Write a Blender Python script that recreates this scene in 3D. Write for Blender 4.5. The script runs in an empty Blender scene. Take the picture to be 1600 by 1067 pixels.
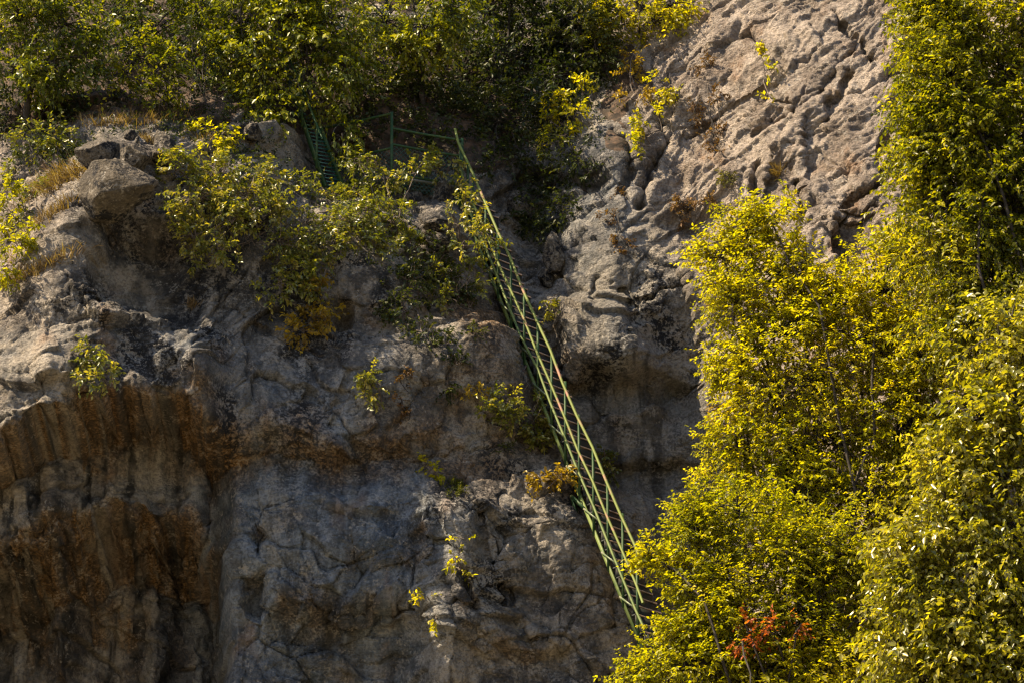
import bpy, math, random
import numpy as np
from mathutils import Vector

# ------------------------------------------------------------------ camera, sky, sun, exposure
SC = bpy.context.scene
COL = SC.collection
PITCH = math.radians(25.0)
FPX = 6300.0                       # focal length in photo pixels (1600 wide)
CAM = np.array([0.0, -54.38, 1.7])
FWD = np.array([0.0, math.cos(PITCH), math.sin(PITCH)])
UPV = np.array([0.0, -math.sin(PITCH), math.cos(PITCH)])

cam_d = bpy.data.cameras.new('camera')
cam = bpy.data.objects.new('camera', cam_d)
COL.objects.link(cam)
cam.location = CAM
cam.rotation_euler = (math.pi / 2 + PITCH, 0, 0)
cam_d.sensor_width = 36.0
cam_d.lens = 36.0 * FPX / 1600.0
cam_d.clip_start = 0.5
cam_d.clip_end = 3000.0
SC.camera = cam

SUN = np.array([-0.62, -0.22, 0.76]); SUN /= np.linalg.norm(SUN)
SUN_EL = math.asin(SUN[2])
SUN_AZ = math.atan2(SUN[0], SUN[1])          # from +Y towards +X
world = bpy.data.worlds.new('World')
SC.world = world
world.use_nodes = True
wn = world.node_tree.nodes
wl = world.node_tree.links
bg = wn['Background']
skyt = wn.new('ShaderNodeTexSky')
skyt.sky_type = 'NISHITA'
skyt.sun_disc = False
skyt.sun_elevation = SUN_EL
skyt.sun_rotation = SUN_AZ
skyt.air_density = 1.0
skyt.dust_density = 1.2
wl.new(skyt.outputs[0], bg.inputs[0])
bg.inputs[1].default_value = 0.078
sun_d = bpy.data.lights.new('sun', 'SUN')
sun_d.energy = 4.9
sun_d.angle = math.radians(0.55)
sun_d.color = (1.0, 0.81, 0.54)
sun = bpy.data.objects.new('sun', sun_d)
COL.objects.link(sun)
sun.rotation_euler = Vector(-SUN).to_track_quat('-Z', 'Y').to_euler()
sun.location = (-40, -30, 80)
vs = SC.view_settings
SC.display_settings.display_device = 'sRGB'
vs.view_transform = 'Standard'
vs.look = 'None'
vs.gamma = 1.0
vs.exposure = 1.52
vs.use_curve_mapping = False
SC.render.engine = 'CYCLES'
SC.cycles.max_bounces = 6
SC.cycles.diffuse_bounces = 4
SC.cycles.glossy_bounces = 2
SC.cycles.transmission_bounces = 4
SC.cycles.use_denoising = True
SC.cycles.sample_clamp_indirect = 4.0
SC.render.film_transparent = False
SC.cycles.filter_width = 1.3

rng = np.random.default_rng(7)


# ------------------------------------------------------------------ helpers
def at(u, v, Y):
    """World point seen at photo pixel (u, v) on the vertical plane y = Y."""
    d = FWD + (u - 800.0) / FPX * np.array([1.0, 0, 0]) - (v - 533.5) / FPX * UPV
    t = (Y - CAM[1]) / d[1]
    return CAM + t * d


def proj(P):
    P = np.atleast_2d(P) - CAM
    w = P @ FWD
    return 800 + FPX * P[:, 0] / w, 533.5 - FPX * (P @ UPV) / w


def tag(o, label=None, cat=None, group=None, kind=None):
    if label: o['label'] = label
    if cat: o['category'] = cat
    if group: o['group'] = group
    if kind: o['kind'] = kind
    return o


def empty(name, loc):
    o = bpy.data.objects.new(name, None)
    o.empty_display_size = 0.2
    COL.objects.link(o)
    o.location = [float(c) for c in loc]
    return o


def mesh_data(name, verts, tris, mat=None, smooth=False, attrs=None, colors=None):
    """Fast mesh from numpy arrays; faces all of one size."""
    verts = np.ascontiguousarray(verts, dtype=np.float32)
    faces = np.ascontiguousarray(tris, dtype=np.int32)
    k = faces.shape[1]
    me = bpy.data.meshes.new(name)
    me.vertices.add(len(verts))
    me.vertices.foreach_set('co', verts.ravel())
    me.loops.add(faces.size)
    me.loops.foreach_set('vertex_index', faces.ravel())
    me.polygons.add(len(faces))
    me.polygons.foreach_set('loop_start', np.arange(0, faces.size, k, dtype=np.int32))
    if smooth:
        me.polygons.foreach_set('use_smooth', np.ones(len(faces), dtype=bool))
    me.update(calc_edges=True)
    for an, av in (attrs or {}).items():
        a = me.attributes.new(an, 'FLOAT', 'POINT')
        a.data.foreach_set('value', np.ascontiguousarray(av, dtype=np.float32))
    if mat: me.materials.append(mat)
    return me


def mobj(name, me, parent=None, origin=None):
    """Link mesh as object; verts are world coordinates, moved to the parent's / own origin."""
    o = bpy.data.objects.new(name, me)
    COL.objects.link(o)
    if parent is not None:
        o.parent = parent
    return o


def part(name, verts, faces, mat, parent=None, smooth=False, attrs=None, origin=None):
    verts = np.asarray(verts, dtype=np.float64)
    if parent is not None:
        off = np.array(parent.location)
        g = parent.parent
        while g is not None:
            off = off + np.array(g.location); g = g.parent
    else:
        off = np.zeros(3)
    own = np.zeros(3) if origin is None else np.asarray(origin, dtype=float) - off
    me = mesh_data(name, verts - off - own, faces, mat, smooth, attrs)
    o = mobj(name, me, parent)
    o.location = own
    return o


class Geo:
    def __init__(s):
        s.v = []; s.f = []; s.n = 0
    def add(s, v, f):
        v = np.asarray(v, float); f = np.asarray(f, int)
        s.v.append(v); s.f.append(f + s.n); s.n += len(v)
        return s
    def arrays(s):
        return np.concatenate(s.v), np.concatenate(s.f)
    def build(s, name, mat, parent=None, smooth=False, origin=None):
        v, f = s.arrays()
        return part(name, v, f, mat, parent, smooth, origin=origin)


def unit(a):
    a = np.asarray(a, float)
    return a / (np.linalg.norm(a, axis=-1, keepdims=True) + 1e-12)


def bar_vf(a, b, w, h, up=(0, 0, 1)):
    """Rectangular bar between two points: w across, h along up; six quads."""
    a = np.asarray(a, float); b = np.asarray(b, float)
    d = unit(b - a)
    up = np.asarray(up, float)
    s = np.cross(d, up)
    if np.linalg.norm(s) < 1e-4:
        s = np.cross(d, np.array([1.0, 0.2, 0]))
    s = unit(s); n = np.cross(s, d)
    c = [(-1, -1), (1, -1), (1, 1), (-1, 1)]
    v = [p + s * (x * w / 2) + n * (y * h / 2) for p in (a, b) for x, y in c]
    f = [(3, 2, 1, 0), (4, 5, 6, 7)] + [(i, (i + 1) % 4, 4 + (i + 1) % 4, 4 + i) for i in range(4)]
    return np.array(v), np.array(f)


def tube_vf(pts, rad, sides=6):
    pts = np.asarray(pts, float); n = len(pts)
    rad = np.broadcast_to(np.asarray(rad, float), (n,))
    t = unit(np.gradient(pts, axis=0))
    ref = np.array([0.31, 0.17, 0.93]) if abs(t[0][2]) < 0.8 else np.array([0.93, 0.31, 0.1])
    a = unit(np.cross(t, ref)); b = np.cross(t, a)
    ang = np.linspace(0, 2 * np.pi, sides, endpoint=False)
    ring = a[:, None, :] * np.cos(ang)[None, :, None] + b[:, None, :] * np.sin(ang)[None, :, None]
    v = (pts[:, None, :] + ring * rad[:, None, None]).reshape(-1, 3)
    i = np.arange(n - 1)[:, None] * sides; j = np.arange(sides)[None, :]; k = (j + 1) % sides
    f = np.stack([i + j, i + k, i + sides + k, i + sides + j], -1).reshape(-1, 4)
    return v, f


def tubes_batch(P0, P1, P2, r0, r1, seg=3, sides=3):
    """Many thin quadratic-curve tubes at once (twigs, branchlets)."""
    n = len(P0)
    tt = np.linspace(0, 1, seg + 1)
    c = ((1 - tt) ** 2)[None, :, None] * P0[:, None] + (2 * tt * (1 - tt))[None, :, None] * P1[:, None] + (tt ** 2)[None, :, None] * P2[:, None]
    d = unit(P2 - P0)
    ref = np.where(np.abs(d[:, 2:3]) < 0.8, np.array([[0, 0, 1.0]]), np.array([[1.0, 0, 0]]))
    a = unit(np.cross(d, ref)); b = np.cross(d, a)
    ang = np.linspace(0, 2 * np.pi, sides, endpoint=False)
    ring = a[:, None, :] * np.cos(ang)[None, :, None] + b[:, None, :] * np.sin(ang)[None, :, None]
    r = np.broadcast_to(np.asarray(r0, float), (n,))[:, None] * (1 - tt)[None] + np.broadcast_to(np.asarray(r1, float), (n,))[:, None] * tt[None]
    v = (c[:, :, None, :] + ring[:, None] * r[:, :, None, None]).reshape(-1, 3)
    base = np.arange(n)[:, None, None] * ((seg + 1) * sides)
    i = (np.arange(seg) * sides)[None, :, None]; j = np.arange(sides)[None, None, :]; k = (j + 1) % sides
    f = np.stack([base + i + j, base + i + k, base + i + sides + k, base + i + sides + j], -1).reshape(-1, 4)
    return v, f


# ---- numpy noise (table based, float32)
_pr = np.random.default_rng(1234)
PERM = np.concatenate([_pr.permutation(512)] * 3).astype(np.int32)
RND = _pr.random((16, 512)).astype(np.float32)
GAX = np.cos(RND[0] * 2 * np.pi).astype(np.float32); GAY = np.sin(RND[0] * 2 * np.pi).astype(np.float32)


def _h(ix, iy, seed):
    return PERM[PERM[(ix + seed * 37) & 511] + ((iy + seed * 11) & 511)]


def perlin(x, y, seed=0):
    x0 = np.floor(x); y0 = np.floor(y); fx = x - x0; fy = y - y0
    ix = x0.astype(np.int32); iy = y0.astype(np.int32)
    u = fx * fx * fx * (fx * (fx * 6 - 15) + 10); w = fy * fy * fy * (fy * (fy * 6 - 15) + 10)
    def g(dx, dy):
        h = _h(ix + dx, iy + dy, seed)
        return GAX[h] * (fx - dx) + GAY[h] * (fy - dy)
    n0 = g(0, 0); n0 += u * (g(1, 0) - n0)
    n1 = g(0, 1); n1 += u * (g(1, 1) - n1)
    return (n0 + w * (n1 - n0)) * 1.5


def fbm(x, y, octv=4, seed=0, gain=0.5, lac=2.03, ridged=False):
    s = np.zeros_like(x); a = 1.0; t = 0
    for o in range(octv):
        n = perlin(x, y, seed + 17 * o)
        if ridged: n = 1 - 2 * np.abs(n)
        s += a * n; t += a
        a *= gain; x = x * lac + 3.7; y = y * lac - 1.9
    return s / t


def worley(x, y, seed=0, jit=0.9):
    """F1, F2, two cell randoms, cell-local offset."""
    x0 = np.floor(x); y0 = np.floor(y); ix = x0.astype(np.int32); iy = y0.astype(np.int32)
    f1 = np.full_like(x, 9.0); f2 = np.full_like(x, 9.0); hh = np.zeros(x.shape, np.int32); ox = np.zeros_like(x); oy = np.zeros_like(x)
    for dx in (-1, 0, 1):
        for dy in (-1, 0, 1):
            h = _h(ix + dx, iy + dy, seed)
            ax = x - (x0 + dx + 0.5 + (RND[1][h] - 0.5) * jit)
            ay = y - (y0 + dy + 0.5 + (RND[2][h] - 0.5) * jit)
            d = ax * ax + ay * ay
            m = d < f1
            f2 = np.where(m, f1, np.minimum(f2, d))
            f1 = np.where(m, d, f1); hh = np.where(m, h, hh)
            ox = np.where(m, ax, ox); oy = np.where(m, ay, oy)
    return np.sqrt(f1), np.sqrt(f2), RND[3][hh], RND[4][hh], ox, oy


def sstep(a, b, x):
    t = np.clip((x - a) / (b - a), 0, 1)
    return t * t * (3 - 2 * t)


# ------------------------------------------------------------------ materials
def newmat(name):
    m = bpy.data.materials.new(name); m.use_nodes = True
    nt = m.node_tree
    return m, nt, nt.nodes, nt.links, nt.nodes['Principled BSDF']


class NT:
    """Tiny node-tree writer."""
    def __init__(s, nt):
        s.nt = nt; s.n = nt.nodes; s.l = nt.links
    def link(s, a, b): s.l.new(a, b)
    def val(s, sock, v):
        if hasattr(v, 'is_linked') or hasattr(v, 'links'): s.l.new(v, sock)
        else: sock.default_value = v
    def coord(s, scale=(1, 1, 1), rot=(0, 0, 0), kind='Object'):
        tc = s.n.new('ShaderNodeTexCoord'); mp = s.n.new('ShaderNodeMapping')
        s.l.new(tc.outputs[kind], mp.inputs[0]); mp.inputs['Scale'].default_value = scale; mp.inputs['Rotation'].default_value = rot
        return mp.outputs[0]
    def noise(s, vec, scale, detail=4, rough=0.55, dist=0.0):
        t = s.n.new('ShaderNodeTexNoise'); s.l.new(vec, t.inputs['Vector'])
        t.inputs['Scale'].default_value = scale; t.inputs['Detail'].default_value = detail
        t.inputs['Roughness'].default_value = rough; t.inputs['Distortion'].default_value = dist
        return t.outputs['Fac']
    def voro(s, vec, scale, feature='F1', rnd=1.0):
        t = s.n.new('ShaderNodeTexVoronoi'); t.feature = feature; s.l.new(vec, t.inputs['Vector'])
        t.inputs['Scale'].default_value = scale
        return t.outputs['Distance']
    def ramp(s, fac, lo, hi, a=0.0, b=1.0):
        t = s.n.new('ShaderNodeMapRange'); t.interpolation_type = 'SMOOTHSTEP'
        s.l.new(fac, t.inputs[0]); t.inputs[1].default_value = lo; t.inputs[2].default_value = hi
        t.inputs[3].default_value = a; t.inputs[4].default_value = b
        return t.outputs[0]
    def math(s, op, a, b=0.0):
        t = s.n.new('ShaderNodeMath'); t.operation = op
        s.val(t.inputs[0], a); s.val(t.inputs[1], b)
        return t.outputs[0]
    def mix(s, fac, a, b, mode='MIX'):
        t = s.n.new('ShaderNodeMix'); t.data_type = 'RGBA'; t.blend_type = mode
        s.val(t.inputs[0], fac)
        for sock, v in ((t.inputs[6], a), (t.inputs[7], b)):
            if isinstance(v, tuple): sock.default_value = (v[0], v[1], v[2], 1)
            else: s.l.new(v, sock)
        return t.outputs[2]
    def attr(s, name):
        t = s.n.new('ShaderNodeAttribute'); t.attribute_name = name
        return t.outputs['Fac']
    def bump(s, h, strength, dist, normal=None):
        t = s.n.new('ShaderNodeBump'); s.l.new(h, t.inputs['Height'])
        t.inputs['Strength'].default_value = strength; t.inputs['Distance'].default_value = dist
        if normal is not None: s.l.new(normal, t.inputs['Normal'])
        return t.outputs[0]


def rock_material(name, attrs=True):
    """Limestone: broad colour zones come from attributes of the mesh, grain and crusts from noise."""
    m, nt, N, L, P = newmat(name)
    w = NT(nt)
    co = w.coord()
    n1 = w.noise(co, 5.0, 6, 0.74)
    n2 = w.noise(co, 23.0, 3, 0.70)
    n3 = w.noise(w.coord(scale=(9.0, 14.0, 24.0), rot=(0, 0.75, 0)), 1.0, 4, 0.72)
    fin = w.math('ADD', w.math('MULTIPLY', n1, 0.6), w.math('MULTIPLY', n2, 0.4))
    if attrs:
        tone = w.attr('tone'); warm = w.attr('warm'); och = w.attr('ochre'); blk = w.attr('dark'); blue = w.attr('blue'); lich = w.attr('lichen'); pale = w.attr('pale'); rust = w.attr('rust')
    else:
        tone = w.noise(co, 2.0, 4, 0.6); lich = w.ramp(w.noise(co, 3.0, 3), 0.45, 0.60)
    c = w.mix(w.ramp(tone, 0.25, 0.75), *(((0.090, 0.088, 0.088), (0.345, 0.300, 0.250)) if attrs else ((0.065, 0.056, 0.046), (0.185, 0.155, 0.120))))
    if attrs:
        c = w.mix(blue, c, w.mix(w.ramp(tone, 0.2, 0.8), (0.082, 0.106, 0.140), (0.215, 0.240, 0.275)))
        c = w.mix(warm, c, w.mix(w.ramp(tone, 0.2, 0.8), (0.185, 0.153, 0.134), (0.395, 0.330, 0.280)))
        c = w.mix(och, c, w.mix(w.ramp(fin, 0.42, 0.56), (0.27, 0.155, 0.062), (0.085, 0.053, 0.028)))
        c = w.mix(rust, c, (0.24, 0.135, 0.070))
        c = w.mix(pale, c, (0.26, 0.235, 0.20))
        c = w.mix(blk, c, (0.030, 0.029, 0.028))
    c = w.mix(w.math('MULTIPLY', w.ramp(fin, 0.475, 0.53), lich), c, (0.020, 0.020, 0.023))
    c = w.mix(w.ramp(fin, 0.40, 0.455, 0.62, 0.0), c, (0.33, 0.305, 0.275))
    c = w.mix(w.ramp(n2, 0.47, 0.60, 0.0, 0.60), c, w.mix(0.65, c, (0.02, 0.019, 0.018)))
    L.new(c, P.inputs['Base Color'])
    P.inputs['Roughness'].default_value = 0.9
    P.inputs['Specular IOR Level'].default_value = 0.2
    hgt = w.math('ADD', n1, w.math('ADD', w.math('MULTIPLY', n2, 0.40), w.math('MULTIPLY', n3, 0.75)))
    L.new(w.bump(hgt, 1.0, 0.11), P.inputs['Normal'])
    return m


def plain_material(name, col, rough=0.7, col2=None, scale=8.0, lo=0.45, hi=0.62, metal=0.0, spec=0.5, bump=0.0):
    m, nt, N, L, P = newmat(name)
    w = NT(nt)
    P.inputs['Roughness'].default_value = rough
    P.inputs['Metallic'].default_value = metal
    P.inputs['Specular IOR Level'].default_value = spec
    co = w.coord()
    if col2 is not None:
        n = w.noise(co, scale, 5, 0.65)
        L.new(w.mix(w.ramp(n, lo, hi), col, col2), P.inputs['Base Color'])
        if bump: L.new(w.bump(n, 0.6, bump), P.inputs['Normal'])
    else:
        P.inputs['Base Color'].default_value = (*col, 1)
    return m


def leaf_material(name, c0, c1, c2, trans=0.45, rough=0.40, spec=0.38):
    """c0 dark, c1 main, c2 light leaf; per-leaf variation from the attribute 'var'."""
    m, nt, N, L, P = newmat(name)
    w = NT(nt)
    v = w.attr('var')
    c = w.mix(w.ramp(v, 0.0, 0.5), c0, c1)
    c = w.mix(w.ramp(v, 0.55, 1.0), c, c2)
    L.new(c, P.inputs['Base Color'])
    P.inputs['Roughness'].default_value = rough
    P.inputs['Specular IOR Level'].default_value = spec
    tr = N.new('ShaderNodeBsdfTranslucent')
    tc = w.mix(1.0, c, (1.9, 1.8, 0.30), 'MULTIPLY')
    L.new(tc, tr.inputs['Color'])
    mx = N.new('ShaderNodeMixShader'); mx.inputs[0].default_value = trans
    L.new(P.outputs[0], mx.inputs[1]); L.new(tr.outputs[0], mx.inputs[2])
    out = N['Material Output']
    L.new(mx.outputs[0], out.inputs['Surface'])
    return m


M = {}
M['rock'] = rock_material('limestone_cliff')
M['boulder'] = rock_material('limestone_block', attrs=False)
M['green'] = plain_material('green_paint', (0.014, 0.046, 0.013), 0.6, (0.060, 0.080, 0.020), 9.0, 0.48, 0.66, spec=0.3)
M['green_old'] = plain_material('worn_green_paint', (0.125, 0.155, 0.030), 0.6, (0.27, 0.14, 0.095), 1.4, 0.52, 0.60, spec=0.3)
M['tread'] = plain_material('weathered_tread_steel', (0.010, 0.014, 0.012), 0.75, (0.03, 0.022, 0.016), 7.0, 0.45, 0.65)
M['rod'] = plain_material('rusted_rod', (0.05, 0.035, 0.03), 0.7, (0.10, 0.06, 0.04), 20.0)
M['wire'] = plain_material('green_plastic_wire', (0.010, 0.06, 0.045), 0.5)
M['bark'] = plain_material('bark', (0.018, 0.013, 0.010), 0.9, (0.045, 0.036, 0.029), 14.0, bump=0.01)
M['bark_pale'] = plain_material('pale_bark', (0.09, 0.066, 0.052), 0.9, (0.16, 0.13, 0.11), 18.0, bump=0.01)
M['soil'] = plain_material('leaf_litter_soil', (0.028, 0.019, 0.012), 0.95, (0.085, 0.05, 0.03), 9.0, bump=0.03)
M['meadow'] = plain_material('gravel_and_dry_meadow', (0.13, 0.115, 0.065), 0.95, (0.25, 0.205, 0.14), 0.3)
M['nosing'] = plain_material('pale_steel_edge', (0.40, 0.28, 0.21), 0.5, (0.20, 0.14, 0.10), 6.0)  # bare steel, paled to paint the lit line along each tread
M['green_pale'] = plain_material('pale_green_paint', (0.07, 0.10, 0.045), 0.5, (0.16, 0.16, 0.11), 8.0)  # paler green mottled with grey-green, for the cross braces
M['rung_green'] = plain_material('green_rungs', (0.012, 0.07, 0.05), 0.5)  # slightly lighter green than the mesh wire
M['deck'] = plain_material('grey_deck_boards', (0.07, 0.075, 0.06), 0.8, (0.13, 0.12, 0.09), 5.0)
M['green_lit'] = plain_material('sunlit_green_paint', (0.115, 0.150, 0.040), 0.6, (0.045, 0.085, 0.022), 4.0, 0.45, 0.65, spec=0.3)  # lighter copy of the green paint; sunlit look put into its colour

# ------------------------------------------------------------------ the cliff
CP = '''
-150 -150 4.2; 200 -150 4.2; 500 -150 4.5; 800 -150 4.8; 960 -150 3.5
0 0 2.2; 200 0 2.2; 400 0 2.4; 600 0 3.0; 800 0 3.4; 930 0 2.6
0 100 .8; 200 100 .7; 400 110 1.0; 600 110 1.9; 800 120 2.6; 920 120 1.9
0 200 -.6; 100 200 -1; 200 190 -1.4; 330 190 -.9; 450 200 -.2; 600 200 .9; 740 200 1.4; 850 200 1.9
0 290 -1.6; 80 290 -2.0; 180 270 -2.5; 300 280 -2.1; 420 290 -1.0; 500 290 .3; 500 240 .8; 560 300 .6; 680 290 .8; 780 290 1.2; 860 290 1.6
0 380 -2.4; 100 360 -3.0; 200 360 -2.5; 320 350 -2.2; 450 350 -1.6; 560 360 -.9; 680 350 -.2; 780 370 .7; 855 380 1.5
0 470 -2.7; 100 450 -3.2; 200 450 -2.6; 330 450 -2.2; 450 450 -1.8; 560 440 -1.3; 700 440 -.6; 790 450 .1; 850 450 1.0
0 560 -2.9; 100 560 -3.4; 200 550 -2.9; 330 550 -2.4; 450 550 -1.9; 600 540 -1.5; 700 540 -1.2; 790 540 -.6; 860 550 .2
0 640 -3.0; 100 620 -3.3; 250 610 -2.9; 400 630 -2.2; 600 650 -1.6; 720 640 -1.3; 800 640 -.8; 880 660 -.1
0 720 -3.0; 100 720 -3.0; 150 720 -2.9; 250 720 -2.6; 345 720 -1.9; 450 740 -1.9; 600 740 -1.7; 720 740 -1.4; 830 740 -1.1; 900 750 -.8; 950 750 -.15
0 790 -3.0; 150 790 -2.8; 260 790 -2.5; 345 790 -1.8
0 870 -2.9; 150 870 -2.7; 260 870 -2.4; 345 870 -1.7; 450 850 -1.9; 600 850 -1.7; 650 850 -1.6; 700 850 -1.65; 830 850 -1.35; 920 850 -1.2; 970 850 -.75
0 970 -2.8; 150 970 -2.6; 260 970 -2.3; 345 970 -1.5; 450 950 -1.7; 560 960 -1.5; 680 960 -1.6; 830 960 -1.45; 930 960 -1.35; 990 960 -1.1
0 1080 -2.7; 150 1080 -2.5; 260 1080 -2.2; 345 1080 -1.3; 450 1080 -1.4; 560 1080 -1.1; 680 1080 -1.5; 830 1080 -1.4; 930 1080 -1.2; 1000 1080 -.9
0 1250 -2.4; 200 1250 -2.2; 500 1250 -1; 900 1250 -1.2; 1300 1250 -2
900 200 1.4; 900 300 .9; 900 380 .5; 885 470 .3; 925 300 .7; 950 250 .6; 940 330 .35; 960 420 -.05; 910 520 .0; 980 450 .05; 980 540 .05
1050 540 .25; 1050 450 .3; 1060 350 .6; 1020 250 .85; 1000 150 1.3; 1010 60 1.9
930 640 0; 1000 640 .05; 1060 650 .18; 960 720 .1; 1040 720 .22; 1000 800 .15; 1060 800 .25; 1030 870 .15; 1080 950 0
1080 20 1.9; 1080 120 1.4; 1090 220 1.0; 1100 320 .6; 1110 420 .3; 1120 550 .1; 1130 700 0; 1130 850 -.2
1200 0 .9; 1200 100 .4; 1200 200 0; 1200 300 -.5; 1200 400 -.9; 1200 600 -1.2
1300 0 .4; 1300 100 -.1; 1300 200 -.5; 1300 300 -.9; 1300 400 -1.3; 1300 600 -1.7
1430 0 -.2; 1430 150 -.8; 1430 300 -1.4; 1430 450 -1.9; 1450 700 -2.3
1600 0 -1; 1600 300 -2.1; 1600 700 -3; 1750 0 -1.8; 1750 500 -3.3; 1300 850 -1.8; 1300 1080 -2; 1600 1080 -3.2
1100 -150 2.2; 1300 -150 1.2; 1500 -150 .2; 1750 -150 -1
-150 0 2.4; -150 200 .2; -150 400 -1; -150 600 -2.2; -150 800 -2.4; -150 1080 -2.4
'''
cps = np.array([[float(t) for t in q.split()] for ln in CP.strip().splitlines() for q in ln.split(';')])
cw = np.array([at(*q) for q in cps])
TPX = cw[:, [0, 2]]


def _tps_k(r2):
    return 0.5 * r2 * np.log(r2 + 1e-9)


def tps_fit(X, y, lam=0.02):
    n = len(X)
    K = _tps_k(((X[:, None] - X[None]) ** 2).sum(-1)) + lam * np.eye(n)
    Pm = np.c_[np.ones(n), X]
    A = np.zeros((n + 3, n + 3)); A[:n, :n] = K; A[:n, n:] = Pm; A[n:, :n] = Pm.T
    return np.linalg.solve(A, np.r_[y, np.zeros(3)])


TW = tps_fit(TPX, cw[:, 1])


def base_depth(x, z):
    sh = x.shape; x = x.ravel(); z = z.ravel()
    out = TW[-3] + TW[-2] * x + TW[-1] * z
    for i in range(len(TPX)):
        out = out + TW[i] * _tps_k((x - TPX[i, 0]) ** 2 + (z - TPX[i, 1]) ** 2)
    return out.reshape(sh)


def px_line(pts, Y):
    """polyline in photo pixels -> (x, z) on the plane y = Y"""
    return np.array([at(u, v, Y)[[0, 2]] for u, v in pts])


def ledge(x, z, pts, Y, amp, rise=0.12, hold=0.5, decay=1.2, fade=0.35, wob=0.10, seed=1):
    """Overhang: below the lip line the rock steps back by amp and comes out again further down."""
    L = px_line(pts, Y)
    c0, c1 = np.searchsorted(GX, [L[0, 0] - fade, L[-1, 0] + fade])
    x1 = GX[c0:c1]
    zl = (np.interp(x1, L[:, 0], L[:, 1]) + wob * 1.4 * fbm(x1 * 2.2, np.full_like(x1, seed * 3.3), 4, seed))[None, :] + wob * 1.1 * WN1[:, c0:c1]
    t = zl - z[:, c0:c1]
    prof = sstep(0, rise, t) * (1 - sstep(hold, hold + decay, t))
    mask = sstep(L[0, 0] - fade, L[0, 0] + fade, x1) * (1 - sstep(L[-1, 0] - fade, L[-1, 0] + fade, x1))
    lip = np.exp(-((t + 0.10) / 0.16) ** 2) * 0.10
    YBUF[:, c0:c1] += (amp * prof - lip * min(1.0, amp)) * mask[None, :]


def vstep(x, z, pts, Y, amp, width=0.10, reach=1.5, fade=0.3, wob=0.10, seed=2, sign=1):
    """Vertical edge: rock on the right of the line stands proud by amp, fading out over reach."""
    L = px_line(pts, Y); L = L[np.argsort(L[:, 1])]
    r0, r1 = np.searchsorted(GZ, [L[0, 1] - fade, L[-1, 1] + fade])
    z1 = GZ[r0:r1]
    xl = (np.interp(z1, L[:, 1], L[:, 0]) + wob * 1.4 * fbm(z1 * 2.0, np.full_like(z1, seed * 2.7), 4, seed))[:, None] + wob * 1.1 * WN2[r0:r1]
    t = x[r0:r1] - xl
    m = sstep(L[0, 1] - fade, L[0, 1] + fade, z1) * (1 - sstep(L[-1, 1] - fade, L[-1, 1] + fade, z1))
    YBUF[r0:r1] += -sign * amp * sstep(-width, width, t) * (1 - sstep(reach * 0.4, reach, t)) * m[:, None]


def crack(x, z, pts, Y, depth, width, seed=3):
    L = px_line(pts, Y)
    r0, r1 = np.searchsorted(GZ, [L[:, 1].min() - .4, L[:, 1].max() + .4]); c0, c1 = np.searchsorted(GX, [L[:, 0].min() - .4, L[:, 0].max() + .4])
    wx = x[r0:r1, c0:c1] + 0.11 * WN1[r0:r1, c0:c1]; wz = z[r0:r1, c0:c1] + 0.11 * WN2[r0:r1, c0:c1]
    d = np.full_like(wx, 9.0)
    for a, b in zip(L[:-1], L[1:]):
        e = b - a; q = np.clip(((wx - a[0]) * e[0] + (wz - a[1]) * e[1]) / (e @ e), 0, 1)
        d = np.minimum(d, np.hypot(wx - a[0] - q * e[0], wz - a[1] - q * e[1]))
    YBUF[r0:r1, c0:c1] += depth * np.exp(-(d / width) ** 2)


def region(x, z, poly_c, Y, ru, rv, soft=0.5):
    """soft ellipse mask round a pixel"""
    c = at(poly_c[0], poly_c[1], Y)
    r = np.hypot((x - c[0]) / (ru / 105.0), (z - c[2]) / (rv / 95.0))
    return 1 - sstep(1 - soft, 1 + soft, r)


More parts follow.
